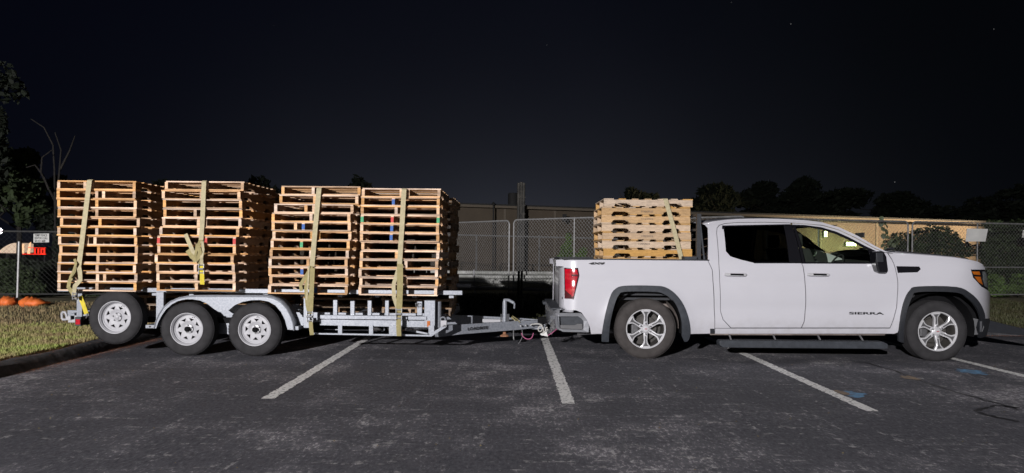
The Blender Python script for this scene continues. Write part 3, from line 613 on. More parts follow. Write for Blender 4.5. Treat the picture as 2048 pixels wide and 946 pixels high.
for px in (42, 90): 
    a = P(px, 509, 36.05); mb.box(a.x-.03, a.x+.03, 36, 36.08, -.05, a.z)
mb.build('post', M['roof'], ls)
# ================================================================== PALLETS
def board_mesh(name, lx, ly, lz, m, seed):
    rr = random.Random(seed); mb = MB(); n = 3; vs = []          # slightly warped, uneven plank
    long_x = lx > ly; seg = 4
    for i in range(seg+1):
        u = i/seg-.5; wz = rr.uniform(-.0015, .0015); wy = rr.uniform(-.0015, .0015)
        for a, b in ((-1, -1), (1, -1), (1, 1), (-1, 1)):
            if long_x: vs.append((u*lx, a*ly/2+wy, b*lz/2+wz))
            else: vs.append((a*lx/2+wy, u*ly, b*lz/2+wz))
    fs = [(i*4+k, i*4+(k+1) % 4, (i+1)*4+(k+1) % 4, (i+1)*4+k) for i in range(seg) for k in range(4)]+[(3, 2, 1, 0), (seg*4, seg*4+1, seg*4+2, seg*4+3)]
    me = bpy.data.meshes.new(name); me.from_pydata(vs, [], fs)
    b = bmesh.new(); b.from_mesh(me); bmesh.ops.recalc_face_normals(b, faces=b.faces); b.to_mesh(me); b.free()
    me.materials.append(m); return me
def stringer_mesh(m, Ln=1.22, h=.089, t=.038, notch=True):
    # runs along Y in the trailer pallets; built along X then swapped
    z0, z1 = 0, h; pts = [(-Ln/2, z0)]
    if notch:
        for c in (-.35, .35):
            w_ = .115; pts += [(c-w_, z0), (c-w_+.012, z0+.030), (c-w_+.035, z0+.038), (c+w_-.035, z0+.038), (c+w_-.012, z0+.030), (c+w_, z0)]
    pts += [(Ln/2, z0), (Ln/2, z1), (-Ln/2, z1)]
    return MB().prism(pts, -t/2, t/2)
DT = .0158
def swap(mb):
    for v in mb.v: v.x, v.y = -v.y, v.x
    return mb
def make_pallet(m, along):   # along 'Y': stringers run away from the viewer; 'X': stringers face the viewer
    t = empty('pallet', (0, 0, 0)); W, Ln, h = 1.016, 1.22, .089
    top = [board_mesh('deck_board', W, wd, DT, m, i) for i, wd in enumerate((.135, .087, .095))]
    xs = [-.5425, -.36, -.18, 0, .18, .36, .5425]
    for k, x in enumerate(xs):
        me = top[0] if k in (0, 6) else top[1+k % 2]
        o = bpy.data.objects.new('deck_board', me); col.objects.link(o); o.parent = t; o.location = (0, x, h+DT*1.5+.0005)
    for k, x in enumerate((-.5425, -.17, 0, .17, .5425)):
        o = bpy.data.objects.new('bottom_board', top[0] if k in (0, 4) else top[1+k % 2]); col.objects.link(o); o.parent = t; o.location = (0, x, DT*.5)
    st = None
    for x in (-.489, 0, .489):
        if st is None:
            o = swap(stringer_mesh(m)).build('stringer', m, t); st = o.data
            if m is not M['wood_new']:       # sides coloured dark as painted interior shade, pale saw-cut ends
                st.materials.append(M['wood_side_shade'])
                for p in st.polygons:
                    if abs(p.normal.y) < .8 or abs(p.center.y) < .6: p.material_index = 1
        else: o = bpy.data.objects.new('stringer', st); col.objects.link(o); o.parent = t
        o.location = (x, 0, DT+.0003)
    if along == 'X':
        for ch in t.children: pass
        t.rotation_euler = (0, 0, R(90))
    return t
pm_ = {}
def paint_mesh(k):
    if k not in pm_:
        o = MB().box(-.0185, .0185, -.0015, .0012, -.036, .036).build('painted_end', M[k]); pm_[k] = o.data; bpy.data.objects.remove(o)
    return pm_[k]
PH = .089+2*DT+.001
protoY = make_pallet(M['wood'], 'Y'); protoX = make_pallet(M['wood_new'], 'X'); protoB = make_pallet(M['wood_rear_shade'], 'Y'); used = {}
ORD = ['topmost', 'second from the top', 'third from the top', 'fourth from the top', 'fifth from the top', 'sixth from the top', 'seventh from the top', 'eighth from the top', 'ninth from the top', 'tenth from the top', 'eleventh from the top', 'twelfth from the top', 'thirteenth from the top', 'fourteenth from the top', 'fifteenth from the top']
prr = random.Random(99)
def put_pallet(proto, key, x, y, z, rz, sz, label, group, paint=None, mid=None, extra=False, tilt=0.0, red=False):
    t = copy_tree(proto)
    t.location = (x, y, z); t.rotation_euler = (0, R(tilt), R(rz)); t.scale = (1, 1, sz); tag(t, label, 'pallet', group)
    si = 0
    for o in sorted(t.children, key=lambda c: c.location.x):
        b = o.name.split('.')[0]
        if b in ('deck_board', 'bottom_board'):
            o.location = (o.location.x+prr.uniform(-.007, .007), o.location.y+prr.uniform(-.008, .008), o.location.z)
            o.rotation_euler = (prr.uniform(-.004, .004), prr.uniform(-.002, .002), prr.uniform(-.008, .008))
            if red: o.material_slots[0].link = 'OBJECT'; o.material_slots[0].material = M['wood_red']
        else:
            off = prr.uniform(-.004, .004)
            if si == 1:
                off = mid if mid is not None else prr.choice((0, 0, prr.uniform(-.06, .04)))
            o.location = (o.location.x+off, o.location.y, o.location.z); 
            if paint and paint[si]:
                c = bpy.data.objects.new('painted_end', paint_mesh(paint[si])); col.objects.link(c); c.parent = t; c.location = (o.location.x, -.6115, DT+.041)
            if si == 1 and extra:
                c = o.copy(); col.objects.link(c); c.location.x += prr.choice((-.10, .09))
            si += 1
    return t
# rows read top to bottom: left and right pixel of each pallet's front edge
S1 = [(115, 266), (115, 266), (119, 268), (119, 268), (120, 274), (118, 271), (117, 271), (119, 275), (116, 272), (116, 272), (117, 275), (115, 271)]
S2 = [(327, 486), (317, 480), (323, 488), (323, 487), (321, 487), (319, 480), (312, 474), (312, 471), (309, 470), (305, 477), (309, 473), (312, 473)]
S3 = [(562, 720), (559, 717), (547, 704), (544, 701), (543, 699), (543, 700), (543, 699), (539, 695), (539, 695), (539, 696), (539, 696), (536, 696)]
S4 = [(723, 878), (722, 878), (721, 876), (720, 878), (721, 877), (722, 878), (721, 879), (720, 880), (719, 879), (718, 878), (718, 877), (717, 876)]
names = ['leftmost front trailer stack', 'second front trailer stack from the left', 'third front trailer stack from the left', 'rightmost front trailer stack']
backs = ['leftmost rear trailer stack', 'second rear trailer stack from the left', 'third rear trailer stack from the left', 'rightmost rear trailer stack']
paints = {(1, 6): ('p_red', 'p_red', 'p_red'), (2, 4): (0, 'p_blue', 0), (2, 6): (0, 'p_green', 0), (2, 9): (0, 'p_blue', 0), (2, 11): (0, 'p_blue', 0), (3, 1): (0, 'p_blue', 0), (3, 3): ('p_green', 'p_red', 'p_green'), (3, 4): (0, 'p_blue', 0), (3, 5): (0, 'p_blue', 0)}
FY = 9.13
for si, (rows_, yt, yb) in enumerate(((S1, 361, 583), (S2, 362, 583), (S3, 372, 589), (S4, 376, 592))):
    ax = (rows_[0][0]+rows_[0][1])/2; zt = P(ax, yt, FY).z; zb_ = P(ax, yb-.5, FY).z; pit = (zt-zb_)/12
    for k, (a, b) in enumerate(rows_):
        z = zb_+pit*(11-k); yc = 475; c = (P(a, 475, FY).x+P(b, 475, FY).x)/2
        if si == 0: c += 0.0
        pr_ = paints.get((si, k)); y = FY+.61+prr.uniform(-.02, .03)+(.02 if k < 2 else 0)
        md = {(2, 4): -.10, (2, 6): -.11, (2, 9): -.08, (2, 11): .10, (3, 1): -.09, (3, 3): -.10, (3, 4): -.10, (3, 5): -.11, (1, 6): .12}.get((si, k))
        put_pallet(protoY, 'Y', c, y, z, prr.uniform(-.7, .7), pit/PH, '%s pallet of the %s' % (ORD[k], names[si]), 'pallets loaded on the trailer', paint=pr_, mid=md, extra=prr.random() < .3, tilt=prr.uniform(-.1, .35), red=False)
    nb = 15; bx0 = sum(P(a, 475, FY).x+P(b, 475, FY).x for a, b in rows_)/24
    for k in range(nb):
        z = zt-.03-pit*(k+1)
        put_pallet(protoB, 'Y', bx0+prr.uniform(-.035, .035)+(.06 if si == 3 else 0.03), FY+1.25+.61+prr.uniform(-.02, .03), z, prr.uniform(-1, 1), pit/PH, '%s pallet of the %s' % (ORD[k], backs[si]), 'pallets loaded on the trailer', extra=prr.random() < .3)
# bed stack: stringers face the viewer
BYF = 9.78
B8 = [(1208.4, 1384.7), (1203.6, 1381), (1202.8, 1381), (1203, 1381), (1205, 1382), (1205, 1382), (1207, 1385), (1205, 1383), (1204, 1382), (1205, 1383), (1206, 1384)]
zt = P(1296, 397.5, BYF).z; pit = (zt-P(1296, 514.5, BYF).z)/7
bedst = []
for k, (a, b) in enumerate(B8):
    c = (P(a, 455, BYF).x+P(b, 455, BYF).x)/2
    t = put_pallet(protoX, 'X', c, BYF+.508, zt-pit*(k+1), 90+prr.uniform(-.6, .6), pit/PH, '%s pallet of the stack standing in the truck bed' % ORD[k], 'pallets stacked in the truck bed')
    bedst.append(t)
for k, (s_, px, py) in {1: ('1/30/2025', 1281.5, 424.5), 2: ('1/16/2025', 1281, 439.5), 4: ('1/30/2025', 1281, 473.5), 5: ('1/30/2025', 1275, 489)}.items():
    p = P(px, py, BYF-.006); t = bedst[k]
    o = text('date_stamp', s_, M['stamp'], (0, 0, 0), .034, None, xs=1.25, ext=.0003); o.parent = t
    mw = Matrix.Translation(t.location) @ Matrix.Rotation(t.rotation_euler.z, 4, 'Z') @ Matrix.Diagonal((1, 1, t.scale.z, 1))
    o.matrix_local = mw.inverted() @ (Matrix.Translation(p) @ Matrix.Rotation(R(90), 4, 'X') @ Matrix.Diagonal((1.25, 1, 1, 1)))

for pt_ in (protoY, protoX, protoB):
    for c in list(pt_.children): bpy.data.objects.remove(c)
    bpy.data.objects.remove(pt_)

# ================================================================== STRAPS
def strap(name, label, pts, wd, m=None, th=.005, wdir=(1, 0, 0)):
    q = []
    for a, b in zip(pts[:-1], pts[1:]):
        a = Vector(a); b = Vector(b); k = max(1, int((b-a).length/.15))
        for i in range(k): q.append(a.lerp(b, i/k))
    q.append(Vector(pts[-1])); t = empty(name, q[0], label, 'strap', 'ratchet straps holding the pallets')
    MB().ribbon(q, wd, th, wdir).build('webbing', m or M['strap_pale'], t); return t
def front(px, py, Y=9.10): return P(px, py, Y)
def tail(t, pts, wd, m, name='loose_tail', wdir=(1, 0, 0)):
    MB().ribbon(pts, wd, .005, wdir).build(name, m, t)
def ratchet(t, px, py, Y=9.05, sc=1.0):
    a = P(px, py, Y); mb = MB()
    for s in (-1, 1): mb.box(a.x+s*.03*sc-.003, a.x+s*.03*sc+.003, Y-.015, Y+.015, a.z-.06*sc, a.z+.06*sc)
    mb.tube([(a.x-.035*sc, Y, a.z+.045*sc), (a.x+.035*sc, Y, a.z+.045*sc)], .009, 8); mb.tube([(a.x-.035*sc, Y, a.z-.045*sc), (a.x+.035*sc, Y, a.z-.045*sc)], .008, 8)
    mb.tube([(a.x-.03*sc, Y-.02, a.z), (a.x+.03*sc, Y-.02, a.z)], .014, 8); mb.build('ratchet', M['steel'], t)
def over(pt, y1=11.6): # continue over the top and down the far side
    return [Vector((pt.x, 9.12, pt.z+.012)), Vector((pt.x+.02, y1, pt.z-.02)), Vector((pt.x+.03, y1+.04, .7))]
a = front(179, 361); s1 = strap('ratchet_strap', 'pale strap leaning over the leftmost pallet stack, knotted near its bottom', [front(157, 538), front(168, 450, 9.09), a]+over(a), .063)
tail(s1, [front(157, 536), front(150, 545), front(139, 562, 9.06), front(137, 574, 9.04), front(146, 588, 9.06)], .05, M['strap'])
tail(s1, [front(157, 530), front(160, 545, 9.05), front(161, 560, 9.04), front(150, 572, 9.04), front(147, 590, 9.06), front(155, 597, 9.08)], .055, M['strap_pale'])
tail(s1, [front(149, 518), front(152, 527, 9.06), front(147, 542, 9.04), front(140, 556, 9.03)], .03, M['strap'])
tail(s1, [front(160, 592, 9.14), front(167, 610, 9.14), front(173, 628, 9.16)], .055, M['strap_yellow'], 'lower_webbing'); ratchet(s1, 150, 592, 9.06, .8)
mb = MB(); mb.tube([P(174, 627, 9.15), P(175, 632, 9.13), P(172, 636, 9.15)], .008, 6); mb.build('hook', M['steel'], s1)
a = front(408, 363); s2 = strap('ratchet_strap', 'pale strap over the second stack with knotted tail and yellow lower end', [front(402, 482), front(405, 440, 9.09), a]+over(a), .058)
tail(s2, [front(371, 468, 9.07), front(378, 485, 9.05), front(386, 503, 9.04), front(396, 512, 9.04)], .05, M['strap_pale'])
tail(s2, [front(375, 500, 9.05), front(385, 514, 9.04), front(392, 520, 9.02), front(402, 508, 9.04)], .06, M['strap'])
tail(s2, [front(402, 480), front(396, 492, 9.03), front(400, 504, 9.02), front(397, 516, 9.03), front(401, 528, 9.06)], .05, M['strap'])
tail(s2, [front(394, 488, 9.05), front(392, 505, 9.02), front(388, 525, 9.04)], .03, M['strap'])
tail(s2, [front(404, 483, 9.07), front(406, 500, 9.04), front(403, 515, 9.02), front(404, 530, 9.05)], .04, M['strap_pale'])
ratchet(s2, 403, 538, 9.05, 1.1); tail(s2, [front(403, 532, 9.06), front(404, 550, 9.05), front(404.5, 569, 9.07)], .056, M['strap_yellow'], 'lower_webbing')
a = front(638, 377); s3 = strap('ratchet_strap', 'pale strap over the third stack gathered in a hanging bundle below', [front(624, 533), front(631, 450, 9.09), a]+over(a), .062)
tail(s3, [front(624, 533, 9.07), front(612, 552, 9.05), front(601, 570, 9.05), front(603, 582, 9.05)], .045, M['strap'])
tail(s3, [front(622, 533, 9.06), front(612, 575, 9.04), front(615, 610, 9.04), front(619, 628, 9.06)], .05, M['strap'])
tail(s3, [front(625, 536, 9.04), front(623, 580, 9.03), front(621, 627, 9.05)], .06, M['strap'])
tail(s3, [front(618, 532, 9.04), front(616, 570, 9.02), front(613, 600, 9.04)], .02, M['strap_pale'])
ratchet(s3, 620, 633, 9.04, 1.2); tail(s3, [front(621, 640, 9.07), front(622, 655, 9.07), front(624, 670, 9.08)], .052, M['strap'], 'lower_webbing')
a = front(808, 379); s4 = strap('ratchet_strap', 'pale strap over the rightmost stack gathered in a hanging bundle', [front(799, 530), front(804, 450, 9.09), a]+over(a), .062)
tail(s4, [front(799, 530, 9.07), front(787, 570, 9.05), front(788, 595, 9.04), front(795, 615, 9.06)], .05, M['strap_pale'])
tail(s4, [front(800, 528, 9.06), front(800, 575, 9.03), front(798, 625, 9.05)], .075, M['strap'])
ratchet(s4, 798, 628, 9.04, 1.2); tail(s4, [front(798, 620, 9.07), front(797, 650, 9.06), front(798, 672, 9.08)], .06, M['strap'], 'lower_webbing')
def bf(px, py, Y=9.74): return P(px, py, Y)
a = bf(1331, 398.5); s5 = strap('ratchet_strap', 'pale strap slanting down the pallets in the truck bed', [bf(1364, 522), bf(1348, 460, 9.735), a, Vector((a.x, 9.78, a.z+.012)), Vector((a.x-.05, 10.84, a.z+.012)), Vector((a.x, 10.87, 1.1))], .060)

# ================================================================== TRAILER
TR = empty('tandem_trailer', P(445, 690, 10.3), 'galvanised tandem axle trailer with white spoke wheels carrying the pallet stacks', 'trailer'); TR.location.z = 0; TR.location.y = 10.35
TC = 10.35
def mir(o):
    c = o.copy(); col.objects.link(c); c.parent = o.parent; c.scale = (1, -1, 1)
    for ch in o.children:
        d = ch.copy(); col.objects.link(d); d.parent = c
    return c
mb = MB(); a = P(120, 579, 10.0); b = P(925, 588, 10.0); a.z = .79; mb.box(a.x*.94, b.x*.94, 9.35, 9.42, .802, .858); dr = mb.build('deck_rail', M['galv'], TR, bevel=.003); mir(dr)
zdk = a.z
for i in range(11):
    x = a.x*.94+.25+i*(b.x*.94-a.x*.94-.4)/10; MB().box(x-.03, x+.03, 9.425, 10.30, zdk-.035, zdk+.024).build('crossmember', M['galv'], TR)
for y in (9.62,):
    o = MB().box(P(135, 640, 9.62).x, P(890, 640, 9.62).x, y, y+.06, .40, .53).build('main_beam', M['galv'], TR); mir(o)
for px in (160, 300, 590, 720, 870):
    x = P(px, 640, 9.9).x; MB().box(x-.04, x+.04, 9.69, 11.01, .42, .51).build('cross_beam', M['galv'], TR)
def post(px0, px1, y0, y1, Y=9.24, d=.06, nm='post'):
    mb = MB(); mb.pbox(px0, y0, px1, y1, Y, d); return mb.build(nm, M['galv'], TR, bevel=.004)
for a_ in ((153, 164, 587, 641), (312, 327, 584, 640), (607, 620, 596, 656), (666, 674.5, 600, 631), (700.5, 709, 602, 631), (735, 743, 601, 631), (770, 777.5, 601, 631), (834, 844, 603, 631)): mir(post(*a_, Y=9.26))
o = post(848.5, 870, 601, 655, Y=9.22, d=.10, nm='corner_post'); mir(o)
mb = MB(); c = P(876, 630, 9.36); t_ = P(876, 603, 9.36); bb = P(876, 655, 9.36); mb.tube([(c.x, 9.36, bb.z), (c.x, 9.36, t_.z)], .045, 16); mir(mb.build('round_post', M['galv'], TR, smooth=True))
mb = MB(); mb.pprism([(640, 630), (853, 633), (853, 640), (636, 637.5)], 9.20, .08); mir(mb.build('upper_side_rail', M['galv'], TR, bevel=.002))
mb = MB(); mb.pprism([(640, 639), (853, 641.5), (853, 655), (640, 650.5)], 9.225, .05); mir(mb.build('side_beam', M['galv'], TR, bevel=.002))
mb = MB()
mb.pprism([(623, 666), (858, 669.8), (888, 650), (893, 650), (893, 653.5), (863, 673), (623, 668.6)], 9.19, .05)
for (x0, x1) in ((676, 684), (738, 746), (778, 804), (857, 868)): mb.pprism([(x0, 651), (x1, 651.3), (x1, 668.5), (x0, 668.3)], 9.20, .03)
mir(mb.build('step_frame', M['galv'], TR))
mb = MB(); mb.pbox(881, 641, 893, 654, 9.19, .05); mir(mb.build('end_plate', M['white'], TR, bevel=.002))
mb = MB(); mb.tube([P(881, 641, 9.2), P(881.5, 636, 9.2), P(885, 634.5, 9.2), P(888, 634.6, 9.2), P(890.5, 637, 9.2), P(890.5, 641, 9.2)], .011, 6); mir(mb.build('tie_loop', M['galv'], TR))
mb = MB(); mb.tube([P(831, 607, 9.2), P(832, 613, 9.2), P(838, 612, 9.2), P(838, 606, 9.2), P(831, 607, 9.2)], .006, 6); mb.build('shackle', M['steel'], TR)
mb = MB(); mb.pprism([(812, 657), (855, 666), (855, 669), (812, 662)], 9.5, .04); mb.pbox(815, 655, 855, 658, 9.42, .04); mb.build('brace', M['galv'], TR)
mb = MB(); mb.pbox(649, 658.5, 676, 660, 9.9, .02); mb.pbox(684, 659, 738, 661.5, 9.9, .02); mb.pbox(746, 661, 754, 662.5, 9.9, .02); mb.build('brake_line', M['galv'], TR)
mb = MB(); mb.tube([P(768, 655, 9.5), P(768, 660, 9.5), P(765, 662, 9.5), P(762, 662, 9.5)], .012, 6); mb.build('hanger', M['galv'], TR)
mb = MB(); mb.pbox(854, 642, 860, 653.5, 9.208, .012); mb.build('marker_light', M['amber'], TR, bevel=.002)
# plate at post 607 and brackets next to the fender
mb = MB(); mb.pprism([(590, 634), (608, 634), (610, 650), (597, 652)], 9.27, .01); mb.pbox(599, 630, 604, 634, 9.27, .03); mb.build('bracket_plate', M['galv'], TR)
for (x0, x1, y0, y1) in ((291, 308, 650, 656.5), (580, 597, 652.5, 660)):
    mb = MB(); mb.pbox(x0, y0, x1, y1, 9.13, .5); br = mb.build('step_bracket', M['galv'], TR, bevel=.002)
    mb = MB(); c = P((x0+x1)/2, (y0+y1)/2, 9.125); mb.tube([(c.x, 9.123, c.z), (c.x, 9.132, c.z)], .012, 10); mb.build('hole', M['ink'], br); mir(br)
# rear bar, loop, lights
mb = MB(); mb.pbox(136, 631, 156, 645, 9.30, .1); mb.build('rear_bar_end', M['white'], TR, bevel=.003)
mb = MB(); mb.box(P(150, 640, 9.4).x, P(158, 640, 9.4).x, 9.3, 11.4, .44, .52); mb.build('rear_bar', M['galv'], TR)
mb = MB(); mb.pbox(160, 629, 205, 632, 9.28, .25); mb.build('rear_shelf', M['galv'], TR)
mb = MB(); mb.pprism([(168, 631), (169, 626), (171, 627), (174, 629.5), (176, 626), (177.5, 631)], 9.26, .02); mb.build('clevis', M['galv'], TR)
ring = [(126, 623), (131, 623), (134, 634), (140, 632), (140, 638), (137, 641), (126, 641), (123.5, 637), (123, 626)]
mb = MB(); pts = [P(a, b, 9.3) for a, b in ((125, 624.5), (130.5, 624.5), (133, 630), (134.5, 637), (132, 639), (126, 639), (124.5, 636), (124, 627), (125, 624.5))]; mb.tube(pts, .017, 8); mb.pbox(132, 633, 141, 640, 9.28, .04); mb.build('tow_loop', M['white'], TR, smooth=True)
tl = MB(); tl.pbox(149.5, 634, 161.5, 652, 9.205, .06); tlo = tl.build('tail_light', M['plastic'], TR, bevel=.003)
mb = MB(); mb.pbox(151, 638.5, 160, 649, 9.195, .01); mb.build('lens', M['lens_red'], tlo, bevel=.002)
c = mir(tlo)
mb = MB(); mb.pbox(162, 634, 174, 650, 9.5, .3); mb.build('underside_box', M['dark'], TR)
# wheels
def tyre_prof(Rt, wd, rim): 
    return [(rim, .012), (rim+.012, .002), (rim+.03, -.004), (Rt-.075, -.012), (Rt-.035, -.004), (Rt-.014, .010), (Rt-.003, .030), (Rt, wd*.35), (Rt, wd*.65), (Rt-.003, wd-.03), (Rt-.014, wd-.010), (Rt-.035, wd+.004), (Rt-.075, wd+.012), (rim+.03, wd+.004), (rim+.012, wd-.002), (rim, wd-.012)]
def tyre(name, c, Rt, wd, rim, m, parent, tread=60, ribs=3, depth=.006, lugs=True):
    mb = MB(); mb.lathe(tyre_prof(Rt, wd, rim), c, 72, closed=True)
    o = mb.build(name, m, parent, smooth=True, split=50)
    tb = MB()
    for k in range(tread):
        for j in range(ribs):
            a = 2*math.pi*(k+.5*(j % 2))/tread; y0 = wd*(.10+.8*j/ribs); y1 = y0+wd*.8/ribs-.007; da = math.pi/tread*.78
            vs = []
            for rr_ in (Rt-.004, Rt+depth):
                for aa in (a-da, a+da):
                    for y in (y0, y1): vs.append((c[0]+rr_*math.cos(aa), c[1]+y, c[2]+rr_*math.sin(aa)))
            tb.add(vs, [(4, 6, 7, 5), (0, 1, 5, 4), (2, 6, 7, 3), (0, 4, 6, 2), (1, 3, 7, 5)])
        for sgn in ((0, 1) if lugs else ()):   # shoulder lugs
            a = 2*math.pi*k/tread; da = math.pi/tread*.55; vs = []
            y0, y1 = ((.001, .022) if sgn == 0 else (wd-.022, wd-.001))
            for rr_ in (Rt-.022, Rt+depth*.3):
                for aa in (a-da, a+da):
                    for y in (y0, y1): vs.append((c[0]+rr_*math.cos(aa), c[1]+y, c[2]+rr_*math.sin(aa)))
            tb.add(vs, [(4, 6, 7, 5), (0, 1, 5, 4), (2, 6, 7, 3), (0, 4, 6, 2), (1, 3, 7, 5)])
    tb.build('tread', m, parent, fixn=False); return o
def trailer_wheel(c, name, parent, rot=0.0, hubdark=True, yout=9.12):
    Rt, rim, wd = .345, .200, .20; c = (c[0], yout+.012, c[2]); w_ = empty(name, (c[0], c[1], c[2])); w_.parent = parent; w_.location = Vector((c[0], c[1], c[2]))-worigin(parent)
    tyre('tyre', c, Rt, wd, rim, M['tyre'], w_, tread=56, ribs=4, depth=.0012, lugs=False)
    mb = MB(); mb.lathe([(rim+.012, .004), (rim+.010, -.004), (rim+.002, -.003), (rim-.004, .012), (rim-.012, .020), (rim-.014, .045), (rim-.026, .050), (rim-.030, .075), (rim-.032, .17)], c, 64)
    rimo = mb.build('rim', M['white'], w_, smooth=True, split=35)
    d = MB(); r0, r1 = .055, rim-.024; n = 8
    def pt(r, a, y): return (c[0]+r*math.cos(a), c[1]+y, c[2]+r*math.sin(a))
    prof = lambda r: .072-.018*max(0, min(1, (r-.06)/.05)) + .006*max(0, (r-.13)/.04)
    for k in range(n):
        a0 = rot+2*math.pi*k/n; a1 = a0+2*math.pi/n; am = (a0+a1)/2; da = .24
        A = [pt(r0, a0, prof(r0)), pt(r0, am, prof(r0)), pt(r0, a1, prof(r0)), pt(.100, am, prof(.1)), pt(.140, am-da, prof(.14)), pt(.140, am+da, prof(.14)), pt(r1, a0, prof(r1)), pt(r1, am, prof(r1)), pt(r1, a1, prof(r1)), pt(.105, a0, prof(.105)), pt(.105, a1, prof(.105))]
        d.add(A, [(0, 1, 3, 9), (1, 2, 10, 3), (9, 3, 4, 6), (3, 10, 8, 5), (6, 4, 7), (4, 5, 7), (5, 8, 7)])
    dd = d.build('spoke_disc', M['white'], w_); m_ = dd.modifiers.new('s', 'SOLIDIFY'); m_.thickness = .006; m_.offset = 0
    hb = MB(); hb.lathe([(.062, .070), (.058, .048), (.030, .046), (.030, .010 if hubdark else .04), (.024, 0 if hubdark else .036), (.0005, -.002 if hubdark else .035)], c, 24); hb.build('hub', M['rust'] if False else (M['steel'] if hubdark else M['white']), w_, smooth=True)
    if hubdark:
        g_ = MB(); g_.lathe([(.033, .03), (.034, .004), (.026, -.006), (.0005, -.008)], c, 14); g_.build('grease_cap', M['dark'], w_, smooth=True)
    lg = MB()
    for k in range(5):
        a = R(90+72*k)+rot; p = pt(.048, a, 0); lg.tube([(p[0], c[1]+.05, p[2]), (p[0], c[1]+.022, p[2])], .009, 6)
    lg.build('lug_nut', M['steel'], w_)
    bk = MB(); bk.lathe([(.175, .13), (.03, .13)], c, 24); bk.lathe([(.12, .09), (.12, .13)], c, 24); bk.build('brake_drum', M['dark'], w_)
    v = pt(.168, R(62)+rot, .04); vm = MB(); vm.tube([v, (v[0]+.004, c[1]+.0, v[2]-.008)], .004, 5); vm.build('valve', M['ink'], w_)
    return w_
wx1 = P(374, 660, 9.14).x; wx2 = P(509.5, 662, 9.14).x
w1 = trailer_wheel((wx1, 0, .345), 'wheel', TR, rot=.1); w2 = trailer_wheel((wx2, 0, .345), 'wheel', TR, rot=.35)
for w_ in (w1, w2):
    c = copy_tree(w_, TR); c.scale = (1, -1, 1); c.location.y = -w_.location.y
    MB().tube([(worigin(w_).x, 9.3, .345), (worigin(w_).x, 11.4, .345)], .03, 10).build('axle', M['dark'], TR)
q = P(230, 634.7, 9.14); tws = trailer_wheel((q.x, 0, q.z), 'spare_wheel', TR, rot=.0, hubdark=False)
MB().box(q.x-.05, q.x+.05, 9.33, 9.64, q.z-.03, q.z+.03).build('spare_bracket', M['galv'], TR)
# fender: rolled outer skin + front skirt
outer = [(308, 656), (312, 642), (318, 628), (327, 614), (340, 603), (356, 596), (374, 592.3), (400, 591.5), (450, 591.7), (500, 592), (531.7, 592.3), (548, 596), (562, 604), (573, 616), (581, 631), (586, 645), (588, 660)]
inner = [(575, 659), (570, 640), (562, 624), (551, 611), (537, 603), (520, 600), (502, 600.5), (484, 604), (470, 610), (459, 619), (450, 624), (438, 624), (428, 618), (414, 607), (400, 601), (385, 598.5), (372, 598.5), (356, 602), (343, 609), (332, 619), (324, 630), (317, 643), (312, 657)]
sk = MB(); sk.pprism(outer+inner, 9.105, .004); fd = sk.build('fender', M['galv'], TR, bevel=0)
mb = MB(); qs = [P(a, b, 9.105) for a, b in outer]; vs = []
for p in qs: vs += [(p.x, 9.105, p.z), (p.x, 9.36, p.z)]
mb.add(vs, [(2*i, 2*i+1, 2*i+3, 2*i+2) for i in range(len(qs)-1)]); fs_ = mb.build('fender_top', M['galv'], fd, smooth=True, split=0, fixn=False); md = fs_.modifiers.new('s', 'SOLIDIFY'); md.thickness = .004
mb = MB(); mb.tube([Vector((p.x, 9.103, p.z-.006)) for p in qs], .008, 6); mb.build('fender_lip', M['galv'], fd, smooth=True)
mir(fd)
mb = MB(); mb.pprism([(385, 607), (500, 610), (470, 668), (455, 640), (452, 632), (420, 632)], 9.46, .02); mb.pbox(430, 645, 462, 668, 9.42, .04); mb.build('suspension_hanger', M['galv'], TR)
mb = MB(); mb.box(P(290, 650, 9.5).x, P(597, 650, 9.5).x, 9.40, 9.46, .40, .47); mir(mb.build('wheel_well_beam', M['dark'], TR))
# tongue
hx = P(1086, 648, 10.30); ZT = hx.z
def tb(px0, py0, Y0, px1, py1, Y1, t, m, name, lw=.05):
    a = P(px0, py0, Y0); b = P(px1, py1, Y1); mb = MB(); mb.bar(a, b, lw, t); return mb.build(name, m, TR, bevel=.002)
a_ = P(880, 661, 9.55); b_ = P(1078, 649, 10.25)
tn = MB(); 
vs = []
for (p, hh) in ((P(870, 664, 9.50), .075), (P(920, 659, 9.66), .066), (P(1040, 650.5, 10.13), .062), (P(1078, 648, 10.27), .05)):
    for s in (-1, 1):
        for y in (0, .05): vs.append((p.x, p.y+y, p.z+s*hh))
tn.add(vs, [(4*i+a, 4*i+b, 4*i+4+b, 4*i+4+a) for i in range(3) for a, b in ((0, 1), (1, 3), (3, 2), (2, 0))]+[(0, 2, 3, 1), (12, 13, 15, 14)])
to = tn.build('tongue_beam', M['galv'], TR)
c = mir(to); c.location.y = 0.03
p = P(934, 658.4, 9.70); t1, t2 = P(934, 655, 9.71), P(975, 652, 9.86)
lb = MB(); dirv = (P(1040, 650.5, 10.13)-P(920, 659, 9.66)); dirv.normalize()
lp0 = P(932, 661.8, 9.695); 
o = text('lettering', 'LOADRITE', M['ink'], lp0+Vector((0, 0, 0.012)), .056, None, xs=1.18, ext=.001, bold=.0012)
ang = math.atan2(dirv.y, dirv.x); pit_ = math.asin(dirv.z)
o.matrix_world = Matrix.Translation(lp0+Vector((.02, -.004, .008))) @ Matrix.Rotation(ang, 4, 'Z') @ Matrix.Rotation(-pit_, 4, 'Y') @ Matrix.Rotation(R(90), 4, 'X') @ Matrix.Diagonal((1.22, 1, 1, 1))
mw = o.matrix_world.copy(); mw.translation = mw.translation-worigin(TR); o.parent = TR; o.matrix_local = mw
mb = MB(); mb.pprism([(965, 638), (1062, 641), (1062, 645), (965, 644.5)], 10.30, .08); mb.build('centre_beam', M['white'], TR)
